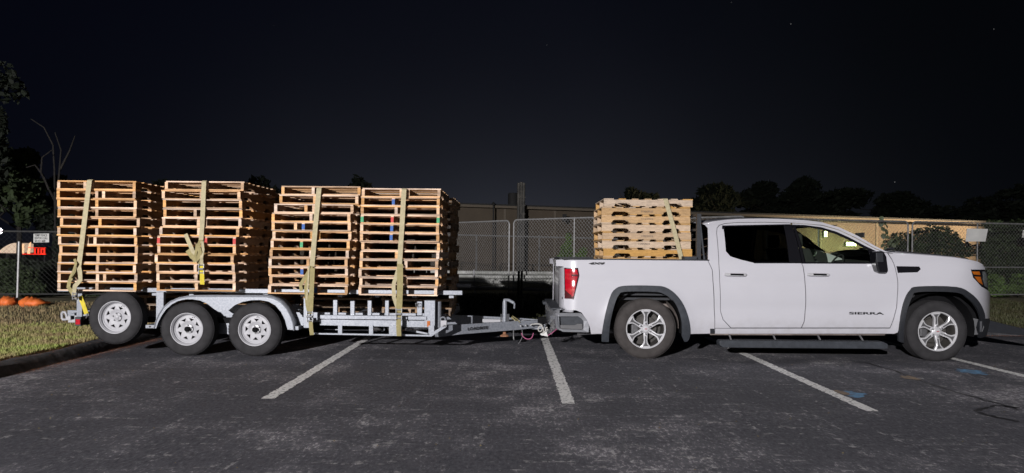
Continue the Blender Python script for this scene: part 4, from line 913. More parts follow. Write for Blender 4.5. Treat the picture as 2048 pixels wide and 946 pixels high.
# coupler
mb = MB(); mb.pprism([(1056, 645), (1071, 641), (1085, 646), (1092, 650), (1090, 657), (1074, 659), (1058, 658)], 10.28, .09); cp = mb.build('coupler', M['galv'], TR, bevel=.006)
for px, py in ((1041, 650), (1051, 649.5), (1061, 649)):
    q = P(px, py, 10.17); mb = MB(); mb.tube([(q.x, 10.05 if px < 1045 else 10.09, q.z), (q.x, 10.2, q.z)], .012, 8); mb.build('bolt', M['steel'], cp)
mb = MB(); mb.pprism([(1068, 643), (1072, 640), (1085, 643), (1083, 646)], 10.3, .05); mb.build('latch', M['white'], cp)
# jack
jk = MB(); a = P(1009.5, 603, 10.12); b = P(1009.5, 668, 10.12); zlow = P(1009, 645, 10.12).z
jk.tube([(a.x, 10.12, zlow-.06), (a.x, 10.12, a.z)], .032, 16); jo = jk.build('jack', M['galv'], TR, smooth=True)
mb = MB(); hp = [(a.x, 10.12, a.z-.01), (a.x, 10.12, a.z+.025), tuple(P(1013, 600, 10.1)), tuple(P(1018, 600.5, 10.08)), tuple(P(1028, 606, 10.05))]; mb.tube(hp, .022, 8); mb.tube([P(1028, 606, 10.05), P(1029, 607, 10.04), P(1028.5, 617, 10.04)], .012, 8); mb.build('handle', M['galv'], jo, smooth=True)
mb = MB(); mb.tube([(a.x, 10.12, zlow-.05), (a.x, 10.12, .20)], .024, 10); mb.tube([(a.x, 10.12, .20), (a.x, 10.12, .185), (a.x, 10.12, .17)], [.03, .06, .065], 14); mb.build('foot', M['rust'], jo)
mb = MB(); mb.pbox(1013.5, 628, 1018.5, 645, 10.1, .03); mb.pbox(1001, 628, 1003.5, 645, 10.1, .03); mb.build('jack_bracket', M['plastic'], jo)
mb = MB(); mb.tube([P(1023, 634, 10.2), P(1030, 640, 10.15), P(1034, 646, 10.12)], .008, 5); mb.tube([P(1025, 632, 10.2), P(1034, 638, 10.15), P(1040, 645, 10.1)], .006, 5); mb.tube([P(1022, 635, 10.2), P(1033, 642, 10.12), P(1031, 647, 10.1)], .007, 5); mb.build('rope_tie', M['strap'], TR)
# cables and chains
def wire(pts, r, m, name='cable'):
    q = []; n = len(pts)
    P3 = [P(*p) for p in pts]
    for i in range(n-1):
        p0, p1, p2, p3 = P3[max(i-1, 0)], P3[i], P3[i+1], P3[min(i+2, n-1)]
        for k in range(5):
            t = k/5; q.append(.5*((2*p1)+(-p0+p2)*t+(2*p0-5*p1+4*p2-p3)*t*t+(-p0+3*p1-3*p2+p3)*t**3))
    q.append(P3[-1]); return MB().tube(q, r, 6).build(name, m, TR, smooth=True)
wire([(1062, 649, 10.1), (1074, 647.5, 10.05), (1083, 650, 10.0), (1085, 657, 9.98), (1081, 663, 9.97), (1077, 661, 9.96), (1077, 655, 9.96), (1082, 652, 9.95), (1087, 657, 9.95), (1087, 664, 9.96), (1093, 660, 9.97), (1096, 659, 9.98)], .008, M['wirew'])
wire([(1084, 667, 9.96), (1090, 663, 9.96), (1092, 656, 9.97), (1095, 655, 9.97)], .009, M['wirew'])
wire([(1043, 666, 9.98), (1046, 673, 9.97), (1054, 678, 9.96), (1063, 676, 9.96), (1067, 666, 9.97)], .0065, M['wirep'])
wire([(1096, 671, 9.9), (1105, 665, 9.9), (1116, 656, 9.95)], .0065, M['wirep'])
wire([(1044, 660, 10.0), (1045, 672, 9.97), (1040, 683, 9.95), (1036, 688, 9.94)], .005, M['steel'])
wire([(1056, 639, 10.6), (1068, 640, 10.5), (1080, 637, 10.5), (1092, 629, 10.5), (1102, 623, 10.6)], .008, M['plastic'])
wire([(1027, 660, 10.1), (1027, 674, 10.05), (1028, 680, 10.05)], .008, M['steel'])
mb = MB(); mb.pprism([(1080, 668), (1085, 665), (1093, 663), (1096, 673), (1082, 670.5)], 9.96, .012); mb.build('wiring_tag', M['sheet'], TR)
mb = MB(); rr = random.Random(2)
pp = [(1090, 657), (1094, 660), (1097, 664), (1101, 661), (1104, 657), (1107, 653), (1109, 656), (1105, 661), (1102, 665)]
for i, (px, py) in enumerate(pp):
    c = P(px, py, 10.0); an = rr.uniform(0, 3); ax1 = Vector((math.cos(an), .3, math.sin(an))).normalized(); ax2 = ax1.orthogonal().normalized()
    mb.tube([c+ax1*.028*math.cos(t)+ax2*.017*math.sin(t) for t in [R(45*k) for k in range(9)]], .006, 5, False)
mb.build('safety_chain', M['steel'], TR)
# ================================================================== PICKUP TRUCK
TY, TCY = 9.17, 10.19
TK = empty('pickup_truck', (3.7, TCY, 0), 'white crew cab pickup truck hitched to the trailer, pallets in its bed', 'truck')
def S(x, z):
    y = TY
    if z < .62: y += .05*((.62-z)/.28)**2
    if z > .95: y += .028*(min(z, 1.27)-.95)**2/.1024
    y += .016*math.exp(-((z-.66)/.10)**2)*max(0, min(1, (x-2.3)/.25))*max(0, min(1, (5.0-x)/.25))
    y += .010*math.exp(-((z-1.02)/.06)**2)
    if z > 1.27: y += (z-1.27)*.40+.10*((z-1.27)/.57)**3
    if x > 5.65: y += .34*((x-5.65)/.75)**2.6
    if x < .86: y += .09*((.86-x)/.22)**2
    for xc in (1.745, 5.53):
        r = math.hypot(x-xc, z-.40); y -= .022*math.exp(-((r-.50)/.10)**2)
    return y
def T(px, py, off=0.0):
    Y = TY
    for _ in range(8):
        p = P(px, py, Y); Y = S(p.x, p.z)+off
    return P(px, py, Y)
from mathutils.geometry import delaunay_2d_cdt
def inpoly(x, z, pl):
    c = False; j = len(pl)-1
    for i in range(len(pl)):
        if (pl[i][1] > z) != (pl[j][1] > z) and x < (pl[j][0]-pl[i][0])*(z-pl[i][1])/(pl[j][1]-pl[i][1])+pl[i][0]: c = not c
        j = i
    return c
def panel(name, poly, m, parent=None, off=0.0, th=.012, step=.045, inset=True, split=28):
    pts = [T(a, b, off) for a, b in poly]; ring = []
    for p, q in zip(pts, pts[1:]+pts[:1]):
        k = max(1, int((Vector((q.x-p.x, q.z-p.z))).length/step+.5))
        for i in range(k): ring.append((p.x+(q.x-p.x)*i/k, p.z+(q.z-p.z)*i/k))
    n = len(ring); vv = [Vector(r) for r in ring]; x0, x1 = min(r[0] for r in ring), max(r[0] for r in ring); z0, z1 = min(r[1] for r in ring), max(r[1] for r in ring)
    x = math.floor(x0/step)*step
    while x < x1:
        z = math.floor(z0/step)*step
        while z < z1:
            if inpoly(x, z, ring):
                dm = min((x-r[0])**2+(z-r[1])**2 for r in ring)
                if dm > (step*.4)**2: vv.append(Vector((x, z)))
            z += step
        x += step
    cv, ce, cf, _, _, _ = delaunay_2d_cdt(vv, [(i, (i+1) % n) for i in range(n)], [], 1, 1e-6)
    o0 = worigin(parent or TK); V = []; NN = []; FF = []
    def nrm(x, z):
        e = .004; return Vector(((S(x+e, z)-S(x-e, z))/(2*e), -1, (S(x, z+e)-S(x, z-e))/(2*e))).normalized()
    for c in cv: V.append(Vector((c.x, S(c.x, c.y)+off, c.y))-o0); NN.append(nrm(c.x, c.y))
    for f in cf:
        a, b, c = (cv[i] for i in f)
        FF.append(tuple(f) if (b-a).cross(c-a) > 0 else tuple(reversed(f)))
    ar = sum(ring[i][0]*ring[(i+1) % n][1]-ring[(i+1) % n][0]*ring[i][1] for i in range(n))
    for i in range(n):
        a = Vector((ring[i][0], S(*ring[i])+off, ring[i][1]))-o0; j = (i+1) % n; b = Vector((ring[j][0], S(*ring[j])+off, ring[j][1]))-o0
        c = b+Vector((0, th, 0)); d = a+Vector((0, th, 0)); k = len(V); quad = (k+1, k, k+3, k+2) if ar > 0 else (k, k+1, k+2, k+3)
        V += [a, b, c, d]; nn = ((V[quad[1]]-V[quad[0]]).cross(V[quad[2]]-V[quad[1]])).normalized(); NN += [nn]*4; FF.append(quad)
    me = bpy.data.meshes.new(name); me.from_pydata(V, [], FF); me.materials.append(m)
    me.polygons.foreach_set('use_smooth', [True]*len(me.polygons)); me.normals_split_custom_set_from_vertices(NN)
    ob = bpy.data.objects.new(name, me); col.objects.link(ob); ob.parent = parent or TK; me.update(); return ob
def both(o): mir(o); return o
def mirpart(o):
    c = copy_tree(o, o.parent); c.scale = (1, -1, 1); return c
# ---- body panels
bed = [(1112, 519.5), (1414.5, 519.5), (1424, 540), (1427.5, 600), (1428.5, 667), (1380, 668), (1378, 643), (1368, 613), (1352, 590), (1332, 575.6), (1309, 572), (1250, 572), (1230.7, 579), (1221, 593.6), (1211, 630), (1204.5, 667.5), (1182, 668), (1180, 655), (1174, 640), (1163, 625), (1152, 620.5), (1134, 620), (1128, 612), (1127.5, 597.5), (1147.5, 599), (1159, 551), (1156, 536), (1127, 535.3), (1127, 533), (1112, 532)]
bed_o = panel('bed_side', bed, M['paint'])
mirpart(bed_o)
corner = [(1109, 519.5), (1127, 520), (1127, 619), (1120, 612), (1115, 585), (1111, 550)]
# wrap-round rear corner built as a quarter column
def quarter(name, z0, z1, m, x_in=.66):
    mb = MB(); vs = []; n = 8; zs = [z0+(z1-z0)*i/10 for i in range(11)]
    for z in zs:
        for i in range(n+1):
            t = R(90)*i/n; yy = S(.80, z)
            vs.append((.80-.17*math.sin(t), yy+.006+.36*(1-math.cos(t)), z))
    mb.add(vs, [(j*(n+1)+i, j*(n+1)+i+1, (j+1)*(n+1)+i+1, (j+1)*(n+1)+i) for j in range(10) for i in range(n)])
    o = mb.build(name, m, TK, smooth=True, split=0); s = o.modifiers.new('s', 'SOLIDIFY'); s.thickness = .008; return o
zt_ = P(1200, 519.5, TY).z; mir(quarter('bed_corner', .60, zt_, M['paint']))
# tail light
tlp = [(1128.3, 536.3), (1155, 537), (1158, 551), (1147, 598), (1129.3, 596.5)]
lt = panel('tail_light', tlp, M['lens_dark'], off=-.004, th=.03)
red1 = panel('lens', [(1129.5, 538), (1143, 538), (1142, 590), (1137, 586), (1131, 580)], M['lens_red'], lt, off=-.010, th=.01)
red2 = panel('lens', [(1141.5, 552.5), (1155, 553), (1147, 592), (1143, 594), (1141.5, 577)], M['lens_red'], lt, off=-.008, th=.008)
panel('lens', [(1143.5, 539), (1154, 539.5), (1155.5, 549), (1143.5, 548.5)], M['lens_red'], lt, off=-.012, th=.01)
mirpart(lt)
cabside = [(1415.8, 520), (1415.5, 456), (1410, 450), (1428, 444.5), (1475, 439.5), (1531, 438.7), (1583.5, 440.4), (1645.7, 445.2), (1678.5, 454.6), (1714.5, 471.2), (1750.6, 492.2), (1776, 504.8), (1770, 504.8), (1748, 495.3), (1712, 475.3), (1677, 459.2), (1645, 450), (1583, 445.4), (1531, 443.9), (1475, 444.4), (1449, 446.6), (1438, 450), (1433.6, 456), (1432.6, 466), (1437.2, 528), (1440.6, 623), (1445.6, 639.5), (1461, 656), (1430, 656), (1429, 600), (1425.3, 540)]
mirpart(panel('cab_side', cabside, M['paint']))
rd = [(1581.5, 446.4), (1531, 444.9), (1475, 445.4), (1449.6, 447.6), (1439, 451), (1434.6, 456.6), (1433.8, 466), (1438.3, 528), (1441.7, 623), (1446.7, 639), (1462.3, 655.2), (1602, 655.2), (1607.7, 643), (1610.6, 613), (1609.3, 564), (1605.4, 533), (1602.4, 526), (1508, 525.8), (1482, 519.5), (1460.6, 512.7), (1451.7, 502.5), (1448.3, 466), (1446, 453), (1449, 451.2), (1580, 449.6)]
door_r = panel('rear_door', rd, M['paint'])
fd_ = [(1584.5, 446.6), (1609.7, 448), (1645, 451.3), (1677, 460.4), (1711.5, 476.5), (1747.5, 496.5), (1769, 505.7), (1774.5, 506.3), (1783, 519), (1789.5, 535), (1795, 565), (1792.5, 615), (1787, 636), (1779.5, 655.2), (1604, 655.2), (1609.3, 643), (1612.2, 613), (1610.9, 564), (1607, 533), (1604, 527.3), (1752.5, 527), (1752.5, 503.5), (1727.6, 491.8), (1698, 475.6), (1672, 464), (1642.5, 455.4), (1609.7, 450.8), (1585.5, 449.9)]
door_f = panel('front_door', fd_, M['paint'])
rocker = [(1430.5, 657), (1780.5, 657), (1781, 655.5), (1789, 640), (1795, 622), (1800, 630), (1797, 660), (1795, 665), (1788, 667.5), (1430, 667.5)]
mirpart(panel('rocker_panel', rocker, M['paint'], off=-.004))
lip = [(1420, 667.6), (1770, 668.8), (1770, 670.5), (1420, 670)]
mirpart(panel('rocker_lip', lip, M['wellliner'], off=.01))
panel('gap_plug', [(1420.5, 657.5), (1428.5, 657.5), (1428.5, 667), (1420.5, 667)], M['plastic'], off=-.006)
fender = [(1777, 506.3), (1787, 508.3), (1830, 510.5), (1912.5, 517), (1955.7, 524.5), (1969, 534), (1970.5, 539), (1941.5, 539), (1946, 555), (1963, 573.5), (1976.5, 581.5), (1984.5, 590.5), (1986, 636), (1970.5, 637), (1969, 626.5), (1959, 605), (1941, 587), (1912.5, 574.3), (1837, 573.6), (1821, 581.5), (1810, 601), (1803, 630), (1798.5, 655), (1796, 663), (1790, 664), (1781, 656), (1788.5, 637), (1794.2, 615), (1796.6, 565), (1791, 535), (1784.6, 519)]
mirpart(panel('front_fender', fender, M['paint'], step=.045))
# flares
def cr(p, k=4):
    q = []
    for i in range(len(p)-1):
        p0, p1, p2, p3 = (Vector(p[max(i-1, 0)]), Vector(p[i]), Vector(p[i+1]), Vector(p[min(i+2, len(p)-1)]))
        for j in range(k):
            t = j/k; v = .5*((2*p1)+(-p0+p2)*t+(2*p0-5*p1+4*p2-p3)*t*t+(-p0+3*p1-3*p2+p3)*t**3); q.append((v.x, v.y))
    return q+[tuple(p[-1])]
def flare(name, outer, inner_, nm=None):
    outer = cr(outer); inner_ = cr(inner_)
    return mirpart(panel(name, outer+inner_, M['plasticg'] if nm is None else M[nm], off=-.022, th=.035, step=.05, split=40))
flare('wheel_flare', [(1203.5, 683.5), (1204, 667), (1210.5, 630), (1220.5, 593.6), (1230.3, 578.5), (1250, 571.5), (1309, 571.5), (1332.3, 575), (1352.6, 589.5), (1368.6, 612.6), (1378.6, 643), (1380.6, 668), (1376, 682), (1369, 683.5)],
      [(1364, 672), (1363.5, 645), (1358, 622), (1347, 602), (1325.7, 587), (1305, 583.5), (1250, 583.5), (1237, 591), (1228, 613), (1220, 649), (1217.6, 684)])
flare('wheel_flare', [(1798, 683), (1797.5, 667), (1802.6, 630), (1809.6, 601), (1820.7, 581), (1837, 573), (1912.5, 573.7), (1941.4, 586.5), (1959.4, 604.6), (1969.5, 626.3), (1970.6, 638)],
      [(1962, 640), (1958, 625), (1950, 611), (1936, 597), (1912.5, 585), (1837, 584), (1825, 594), (1815, 620), (1808.5, 655), (1808, 686)], 'plastic')
# vent, badge, emblem
vt_ = panel('fender_vent', [(1793, 532.3), (1838.5, 533), (1841.5, 538.4), (1835, 544.5), (1796, 545.6)], M['gloss'], off=-.008, th=.01); mirpart(vt_)
bdg = text('badge', 'SIERRA', M['ink'], (0, 0, 0), .042, None, xs=3.45, ext=.002, bold=.0012); p = T(1698, 628.6, -.006)
bdg.parent = TK; bdg.location = p-TK.location
b4 = text('badge', '4X4', M['ink'], (0, 0, 0), .036, None, xs=3.1, ext=.002, bold=.0025, shear=.25); p = T(1177.5, 528.6, -.006); b4.parent = TK; b4.location = p-TK.location
# handles
for o_d, px in ((door_r, 1450), (door_f, 1616)):
    rc = panel('handle_recess', [(px+12, 542.5), (px+31, 542.5), (px+35, 548), (px+31, 556), (px+12, 556), (px+8, 548)], M['paint'], o_d, off=-.002, th=.004)
    a, b = T(px, 549, -.03), T(px+43, 549.5, -.03); mb = MB()
    mb.tube([a+Vector((0, .02, 0)), a+Vector((.02, 0, 0)), a.lerp(b, .5)+Vector((0, -.004, 0)), b-Vector((.02, 0, 0)), b+Vector((0, .02, 0))], [.015, .020, .021, .020, .015], 10)
    mb.build('handle', M['chrome'], o_d, smooth=True)
    a2, b2 = T(px+11, 548.8, -.052), T(px+37, 549.4, -.052); mb = MB(); mb.tube([a2, b2], [.012, .012], 8); mb.build('handle_inlay', M['gloss'], o_d, smooth=True)
# ---- glass and dark trim
gr = panel('window', [(1445.5, 452.2), (1579, 448.8), (1603, 526.6), (1507, 526.8), (1481, 520.8), (1459.6, 514), (1450, 503), (1446.6, 466)], M['glass_dark'], door_r, off=.012, th=.004, step=.12)
gf = panel('window', [(1586, 449), (1609.7, 449.8), (1643, 454.2), (1673, 463), (1699, 474.6), (1729, 490.6), (1754, 502.5), (1754, 528), (1606, 528)], M['glass_clear'], door_f, off=.012, th=.004, step=.12)
panel('window_trim', [(1567, 450), (1583.2, 449.4), (1603.6, 525.6), (1578.6, 525.6)], M['gloss'], door_r, off=.004, th=.012)
panel('window_trim', [(1584.6, 449.4), (1590, 450), (1610, 525.8), (1605, 525.8)], M['gloss'], door_f, off=.004, th=.012)
panel('window_trim', [(1444.5, 450.9), (1579.6, 448.3), (1580.2, 450.6), (1449.5, 453.2), (1449.5, 457.5), (1444.5, 458)], M['gloss'], door_r, off=-.012, th=.014)
panel('window_trim', [(1507, 524), (1603, 524), (1603, 526.6), (1508, 526.6)], M['gloss'], door_r, off=-.004, th=.012)
panel('window_trim', [(1605, 524.4), (1754, 524.4), (1754, 527.6), (1605, 527.2)], M['gloss'], door_f, off=-.004, th=.012)
panel('window_trim', [(1586, 449.2), (1609.7, 450), (1643, 454.4), (1673, 463.4), (1699, 475), (1729, 491), (1752, 502), (1752, 506.5), (1727, 495.5), (1697, 479.5), (1671, 467.8), (1642, 458.8), (1609, 453.5), (1586.5, 452.5)], M['gloss'], door_f, off=-.004, th=.012)
panel('window_trim', [(1736, 495), (1754, 503), (1754, 526), (1744, 526), (1738, 505)], M['gloss'], door_f, off=.004, th=.01)
for nm_, pl_ in (('inner_trim', cabside), ('inner_trim', rd), ('inner_trim', fd_)): mirpart(panel(nm_, pl_, M['seat'], off=.030, th=.004, step=.12))
mirpart(door_r); mirpart(door_f)
# dark backing behind shut lines
panel('shut_line_seal', [(1412, 525), (1432, 525), (1436, 655), (1424, 655)], M['gap'], off=.022, th=.004, step=.2)
panel('shut_line_seal', [(1600, 530), (1616, 530), (1618, 655), (1600, 655)], M['gap'], off=.022, th=.004, step=.2)
panel('shut_line_seal', [(1765, 510), (1790, 512), (1800, 560), (1798, 620), (1788, 662), (1770, 662)], M['gap'], off=.022, th=.004, step=.2)
panel('shut_line_seal', [(1429, 452), (1445, 448), (1446, 520), (1452, 640), (1470, 662), (1432, 662), (1430, 520)], M['gap'], off=.022, th=.004, step=.2)
panel('shut_line_seal', [(1430, 650), (1790, 650), (1790, 664), (1430, 664)], M['gap'], off=.03, th=.004, step=.2)
# ---- roof / windscreen / hood as crowned cross-surfaces
def crown(name, line, m, c, parent=None, nv=14, off=.004, th=.01, pw=2.0):
    pts = [T(a, b, off) for a, b in line]; mb = MB(); vs = []
    for p in pts:
        hw = TCY-p.y
        for j in range(nv+1):
            v = -1+2*j/nv; vs.append((p.x, TCY+v*hw, p.z+c(p.x)*(1-abs(v)**pw)))
    mb.add(vs, [(i*(nv+1)+j, i*(nv+1)+j+1, (i+1)*(nv+1)+j+1, (i+1)*(nv+1)+j) for i in range(len(pts)-1) for j in range(nv)])
    o = mb.build(name, m, parent or TK, smooth=True, split=0, fixn=True); s = o.modifiers.new('s', 'SOLIDIFY'); s.thickness = th; s.offset = 0; return o
roofl = [(1409, 449), (1428, 444), (1450, 441.3), (1475, 439.3), (1503, 438.6), (1531, 438.4), (1560, 439), (1583.5, 440), (1615, 442), (1645.7, 445)]
crown('roof', roofl, M['paint'], lambda x: .045)
ws = [(1645.7, 445.2), (1678.5, 454.6), (1714.5, 471.2), (1750.6, 492.2), (1776, 504.8)]
def wsx(name, m):   # windscreen bulges forward
    pts = [T(a, b, .012) for a, b in ws]; mb = MB(); vs = []; nv = 14
    for k, p in enumerate(pts):
        hw = TCY-p.y
        for j in range(nv+1):
            v = -1+2*j/nv; vs.append((p.x+.12*(1-v*v)*(k/4)+.0, TCY+v*hw, p.z+.045*(1-v*v)*(1-k/4*.6)))
    mb.add(vs, [(i*(nv+1)+j, i*(nv+1)+j+1, (i+1)*(nv+1)+j+1, (i+1)*(nv+1)+j) for i in range(len(pts)-1) for j in range(nv)])
    return mb.build(name, m, TK, smooth=True, split=0)
wsx('windshield', M['glass_clear'])
hoodl = [(1790, 508.6), (1830, 510.2), (1870, 513.2), (1912.5, 516.8), (1940, 520.8), (1955.7, 524.3), (1964, 529), (1969, 534)]
crown('hood', hoodl, M['paint'], lambda x: .060 if x < 6.2 else .060-.03*(x-6.2)/.15, pw=3.0)
mb = MB(); a = T(1776, 505.5, .03); b = T(1796, 509, .03); mb.add([(a.x, a.y, a.z), (b.x, a.y, b.z), (b.x, 2*TCY-a.y, b.z), (a.x, 2*TCY-a.y, a.z)], [(0, 1, 2, 3)]); mb.box(b.x-.02, b.x+.03, a.y+.12, 2*TCY-a.y-.12, b.z-.01, b.z+.045); mb.build('cowl', M['plastic'], TK)
wp = MB(); c = T(1786, 505.8, .1); 
for dy in (.25, 1.0): wp.tube([(c.x, c.y+dy, c.z+.03), (c.x-.02, c.y+dy-.3, c.z+.055), (c.x-.06, c.y+dy-.62+.4, c.z+.06)], .012, 6)
wp.build('wiper', M['plastic'], TK)
# ---- mirror
mr_ = MB(); a = T(1761, 512, -.14)
def blob(mb, pp, y0, d, bv=.0): 
    mb.prism([(P(p_, q_, y0).x, P(p_, q_, y0).z) for p_, q_ in pp], y0, y0+d)
my = TY-.10
blob(mr_, [(1751, 503), (1768, 502), (1774, 513), (1777.5, 540), (1774, 545.6), (1757, 545), (1753, 530)], my, .17)
mo = mr_.build('side_mirror', M['gloss'], TK, bevel=.02)
mb = MB(); mb.pprism([(1752.5, 505), (1766.5, 505), (1767.5, 524), (1753.5, 524.5)], my-.008, .02); mb.build('mirror_cap', M['plastic'], mo, bevel=.006)
mb = MB(); q = P(1757, 524, my+.15); mb.tube([(q.x, q.y-.03, q.z-.03), (q.x-.02, q.y+.12, q.z-.03)], .022, 8); mb.build('mirror_arm', M['plastic'], mo)
mirpart(mo)
# ---- front end
hl = panel('headlight', [(1942.5, 540.2), (1970.5, 540.2), (1975, 551), (1977, 580.5), (1963.5, 572.3), (1947, 554.3)], M['gloss'], off=.004, th=.04, step=.04)
panel('amber_marker', [(1944, 543), (1959, 543), (1961, 550), (1948, 549)], M['amber'], hl, off=-.004, th=.008)
panel('amber_marker', [(1949, 553), (1961, 553.5), (1966, 570), (1957, 564)], M['amber'], hl, off=-.004, th=.008)
panel('clear_lens', [(1966, 543), (1970.3, 543), (1974.5, 553), (1976.3, 577), (1971, 573), (1967, 560)], M['lens_clear'], hl, off=-.004, th=.008)
mirpart(hl)
fx = T(1985, 600, 0); zb_ = P(1960, 665, 9.3).z
mb = MB(); vs = []; n = 16
prof_ = [(.0, .57), (.03, .60), (.035, .75), (.01, .93), (-.02, 1.08), (-.09, 1.20), (-.2, 1.25)]
for (dx, z) in prof_:
    for j in range(n+1):
        v = -1+2*j/n; vs.append((6.20+dx+.20*(1-v*v), TCY+v*.78, z))
mb.add(vs, [(i*(n+1)+j, i*(n+1)+j+1, (i+1)*(n+1)+j+1, (i+1)*(n+1)+j) for i in range(len(prof_)-1) for j in range(n)]); mb.build('grille', M['gloss'], TK, smooth=True)
for z in (.70, .80, .90, 1.0):
    mb = MB(); mb.tube([(6.25+.19*(1-v*v), TCY+v*.55, z) for v in [-1+.2*i for i in range(11)]], .012, 6); mb.build('grille_bar', M['chrome_trim'], TK)
bp = panel('front_bumper', [(1961.5, 640), (1970.5, 638.2), (1986.5, 637.2), (1988, 655), (1984, 664), (1972, 673), (1960, 676), (1958, 655)], M['plastic'], off=-.004, th=.05, step=.05)
panel('bumper_trim', [(1960.5, 643), (1964, 642), (1963.5, 662), (1960.5, 664)], M['chrome_trim'], bp, off=-.012, th=.01)
mirpart(bp)
mb = MB(); mb.tube([(6.12, TCY-.80, .44), (6.28, TCY-.5, .44), (6.36, TCY, .44), (6.28, TCY+.5, .44), (6.12, TCY+.80, .44)], .11, 12); mb.build('bumper_bar', M['plastic'], TK, smooth=True)
# inner filler under the hood so that nothing shows through
mb = MB(); mb.box(5.05, 6.3, TY+.30, 2*TCY-TY-.30, .45, 1.20); mb.build('engine_bay', M['dark'], TK)
# ---- rear: bumper, tailgate, bed
rb = MB(); pts = [(1111.5, 624.5), (1163, 625.4), (1170, 632), (1176.6, 641), (1180, 655), (1178.5, 665), (1128, 664), (1115, 660)]
rbo = MB(); vs = []
by = TY+.035
ring_o = [(1110, 626), (1162, 626.2), (1170, 633), (1176, 641.5), (1179, 655), (1178, 665), (1126, 663.8), (1112.5, 657)]
ring_i = [(1114, 633.2), (1156, 633.2), (1162, 637), (1166.3, 642), (1166.5, 655), (1165.5, 659.3), (1120, 658), (1116.5, 652)]
nO = len(ring_o); PO = [P(a, b, by) for a, b in ring_o]; PI = [P(a, b, by+.01) for a, b in ring_i]; PB = [P(a+1, b, by+.06) for a, b in ring_i]; PO2 = [Vector((p.x, p.y+.10, p.z)) for p in PO]
rbo.add(PO+PI+PB+PO2, [(i, (i+1) % nO, (i+1) % nO+nO, i+nO) for i in range(nO)]+[(i+nO, (i+1) % nO+nO, (i+1) % nO+2*nO, i+2*nO) for i in range(nO)]+[((i+1) % nO, i, i+3*nO, (i+1) % nO+3*nO) for i in range(nO)])
rbn = rbo.build('rear_bumper', M['chrome_trim'], TK, bevel=.008)
mb = MB(); mb.add(PB, [tuple(range(nO))]); mb.build('bumper_recess', M['plasticg'], rbn)
mb = MB(); mb.pprism([(1118, 650), (1150, 650), (1156, 647.5), (1165, 647.5), (1165.5, 659), (1120, 657.5)], by+.035, .03); mb.build('bumper_step', M['alloy_dark'], rbn, bevel=.004)
mirpart(rbn)
rx = P(1112, 640, by).x
mb = MB(); bz0, bz1 = P(1112, 660, by).z, P(1112, 627, by).z
prof_ = [(-.02, bz1+.06), (-.075, bz1+.05), (-.085, bz1-.03), (-.075, bz0+.02), (-.03, bz0-.01), (.08, bz0-.01)]; vs = []; n = 14
for (dx, z) in prof_:
    for j in range(n+1):
        v = -1+2*j/n; vs.append((rx+dx+.08*abs(v)**4+.04*v*v, TCY+v*.98, z-(.05 if abs(v) < .35 and z > bz1 else 0)))
mb.add(vs, [(i*(n+1)+j, i*(n+1)+j+1, (i+1)*(n+1)+j+1, (i+1)*(n+1)+j) for i in range(len(prof_)-1) for j in range(n)])
bc = mb.build('bumper_face', M['chrome_trim'], TK, smooth=True, split=40); s = bc.modifiers.new('s', 'SOLIDIFY'); s.thickness = .006
mb = MB(); mb.box(rx-.06, rx+.12, TCY-.9, TCY+.9, bz1+.045, bz1+.062); mb.build('bumper_pad', M['plasticg'], TK)
# far corner post of the bumper seen past the tailgate
mb = MB(); mb.box(rx-.10, rx+.02, TCY+.70, TCY+.98, bz1-.02, P(1105, 602, 11.0).z); mb.build('bumper_corner', M['plasticg'], TK, bevel=.02)
mb = MB(); mb.box(rx-.2, rx+.1, TCY-.05, TCY+.05, .36, .44); mb.build('hitch_receiver', M['dark'], TK)
mb = MB(); mb.box(hx.x-.02, rx-.15, TCY+.0, TCY+.06, .31, .36); mb.tube([(hx.x, 10.31, .33), (hx.x, 10.31, .40)], .024, 10); mb.build('ball_mount', M['disc'], TK)
mb = MB(); mb.tube([(rx+.3, TCY-.75, .31), (rx+.7, TCY-.72, .33), (rx+1.0, TCY-.6, .36)], .035, 10); mb.build('exhaust_pipe', M['steel'], TK, smooth=True)
# tailgate: gently curved sheet across
mb = MB(); vs = []; n = 12; zs = [.60, .68, .80, .95, 1.08, 1.16, 1.22, zt_-.012, zt_-.004]; dxs = [.045, .02, .0, -.005, .012, .012, -.012, -.022, 0]
for z, dx in zip(zs, dxs):
    for j in range(n+1):
        v = -1+2*j/n; vs.append((.612+dx+.045*v*v, TCY+v*.66, z))
mb.add(vs, [(i*(n+1)+j, i*(n+1)+j+1, (i+1)*(n+1)+j+1, (i+1)*(n+1)+j) for i in range(len(zs)-1) for j in range(n)]); tg = mb.build('tailgate', M['paint'], TK, smooth=True, split=0); s = tg.modifiers.new('s', 'SOLIDIFY'); s.thickness = .04
mb = MB(); mb.box(.64, .70, TCY-.66, TCY+.66, zt_-.006, zt_+.010); mb.build('tailgate_cap', M['plastic'], tg)
xb0, xb1 = .66, 2.53
mb = MB(); mb.box(xb0, xb1+.03, TY+.030, TY+.15, zt_-.002, zt_+.014); cpo = mb.build('rail_cap', M['plastic'], TK, bevel=.004); mir(cpo)
mb = MB(); mb.box(xb0+.05, xb1, TY+.14, TY+.17, .82, zt_-.004); mir(mb.build('bed_liner', M['plastic'], TK))
mb = MB(); mb.box(xb0, xb1, TY+.14, 2*TCY-TY-.14, .76, .79); mb.build('bed_floor', M['plastic'], TK)
mb = MB(); mb.box(xb1+.0, xb1+.03, TY+.10, 2*TCY-TY-.10, .75, zt_); mb.build('bed_front', M['paint'], TK)
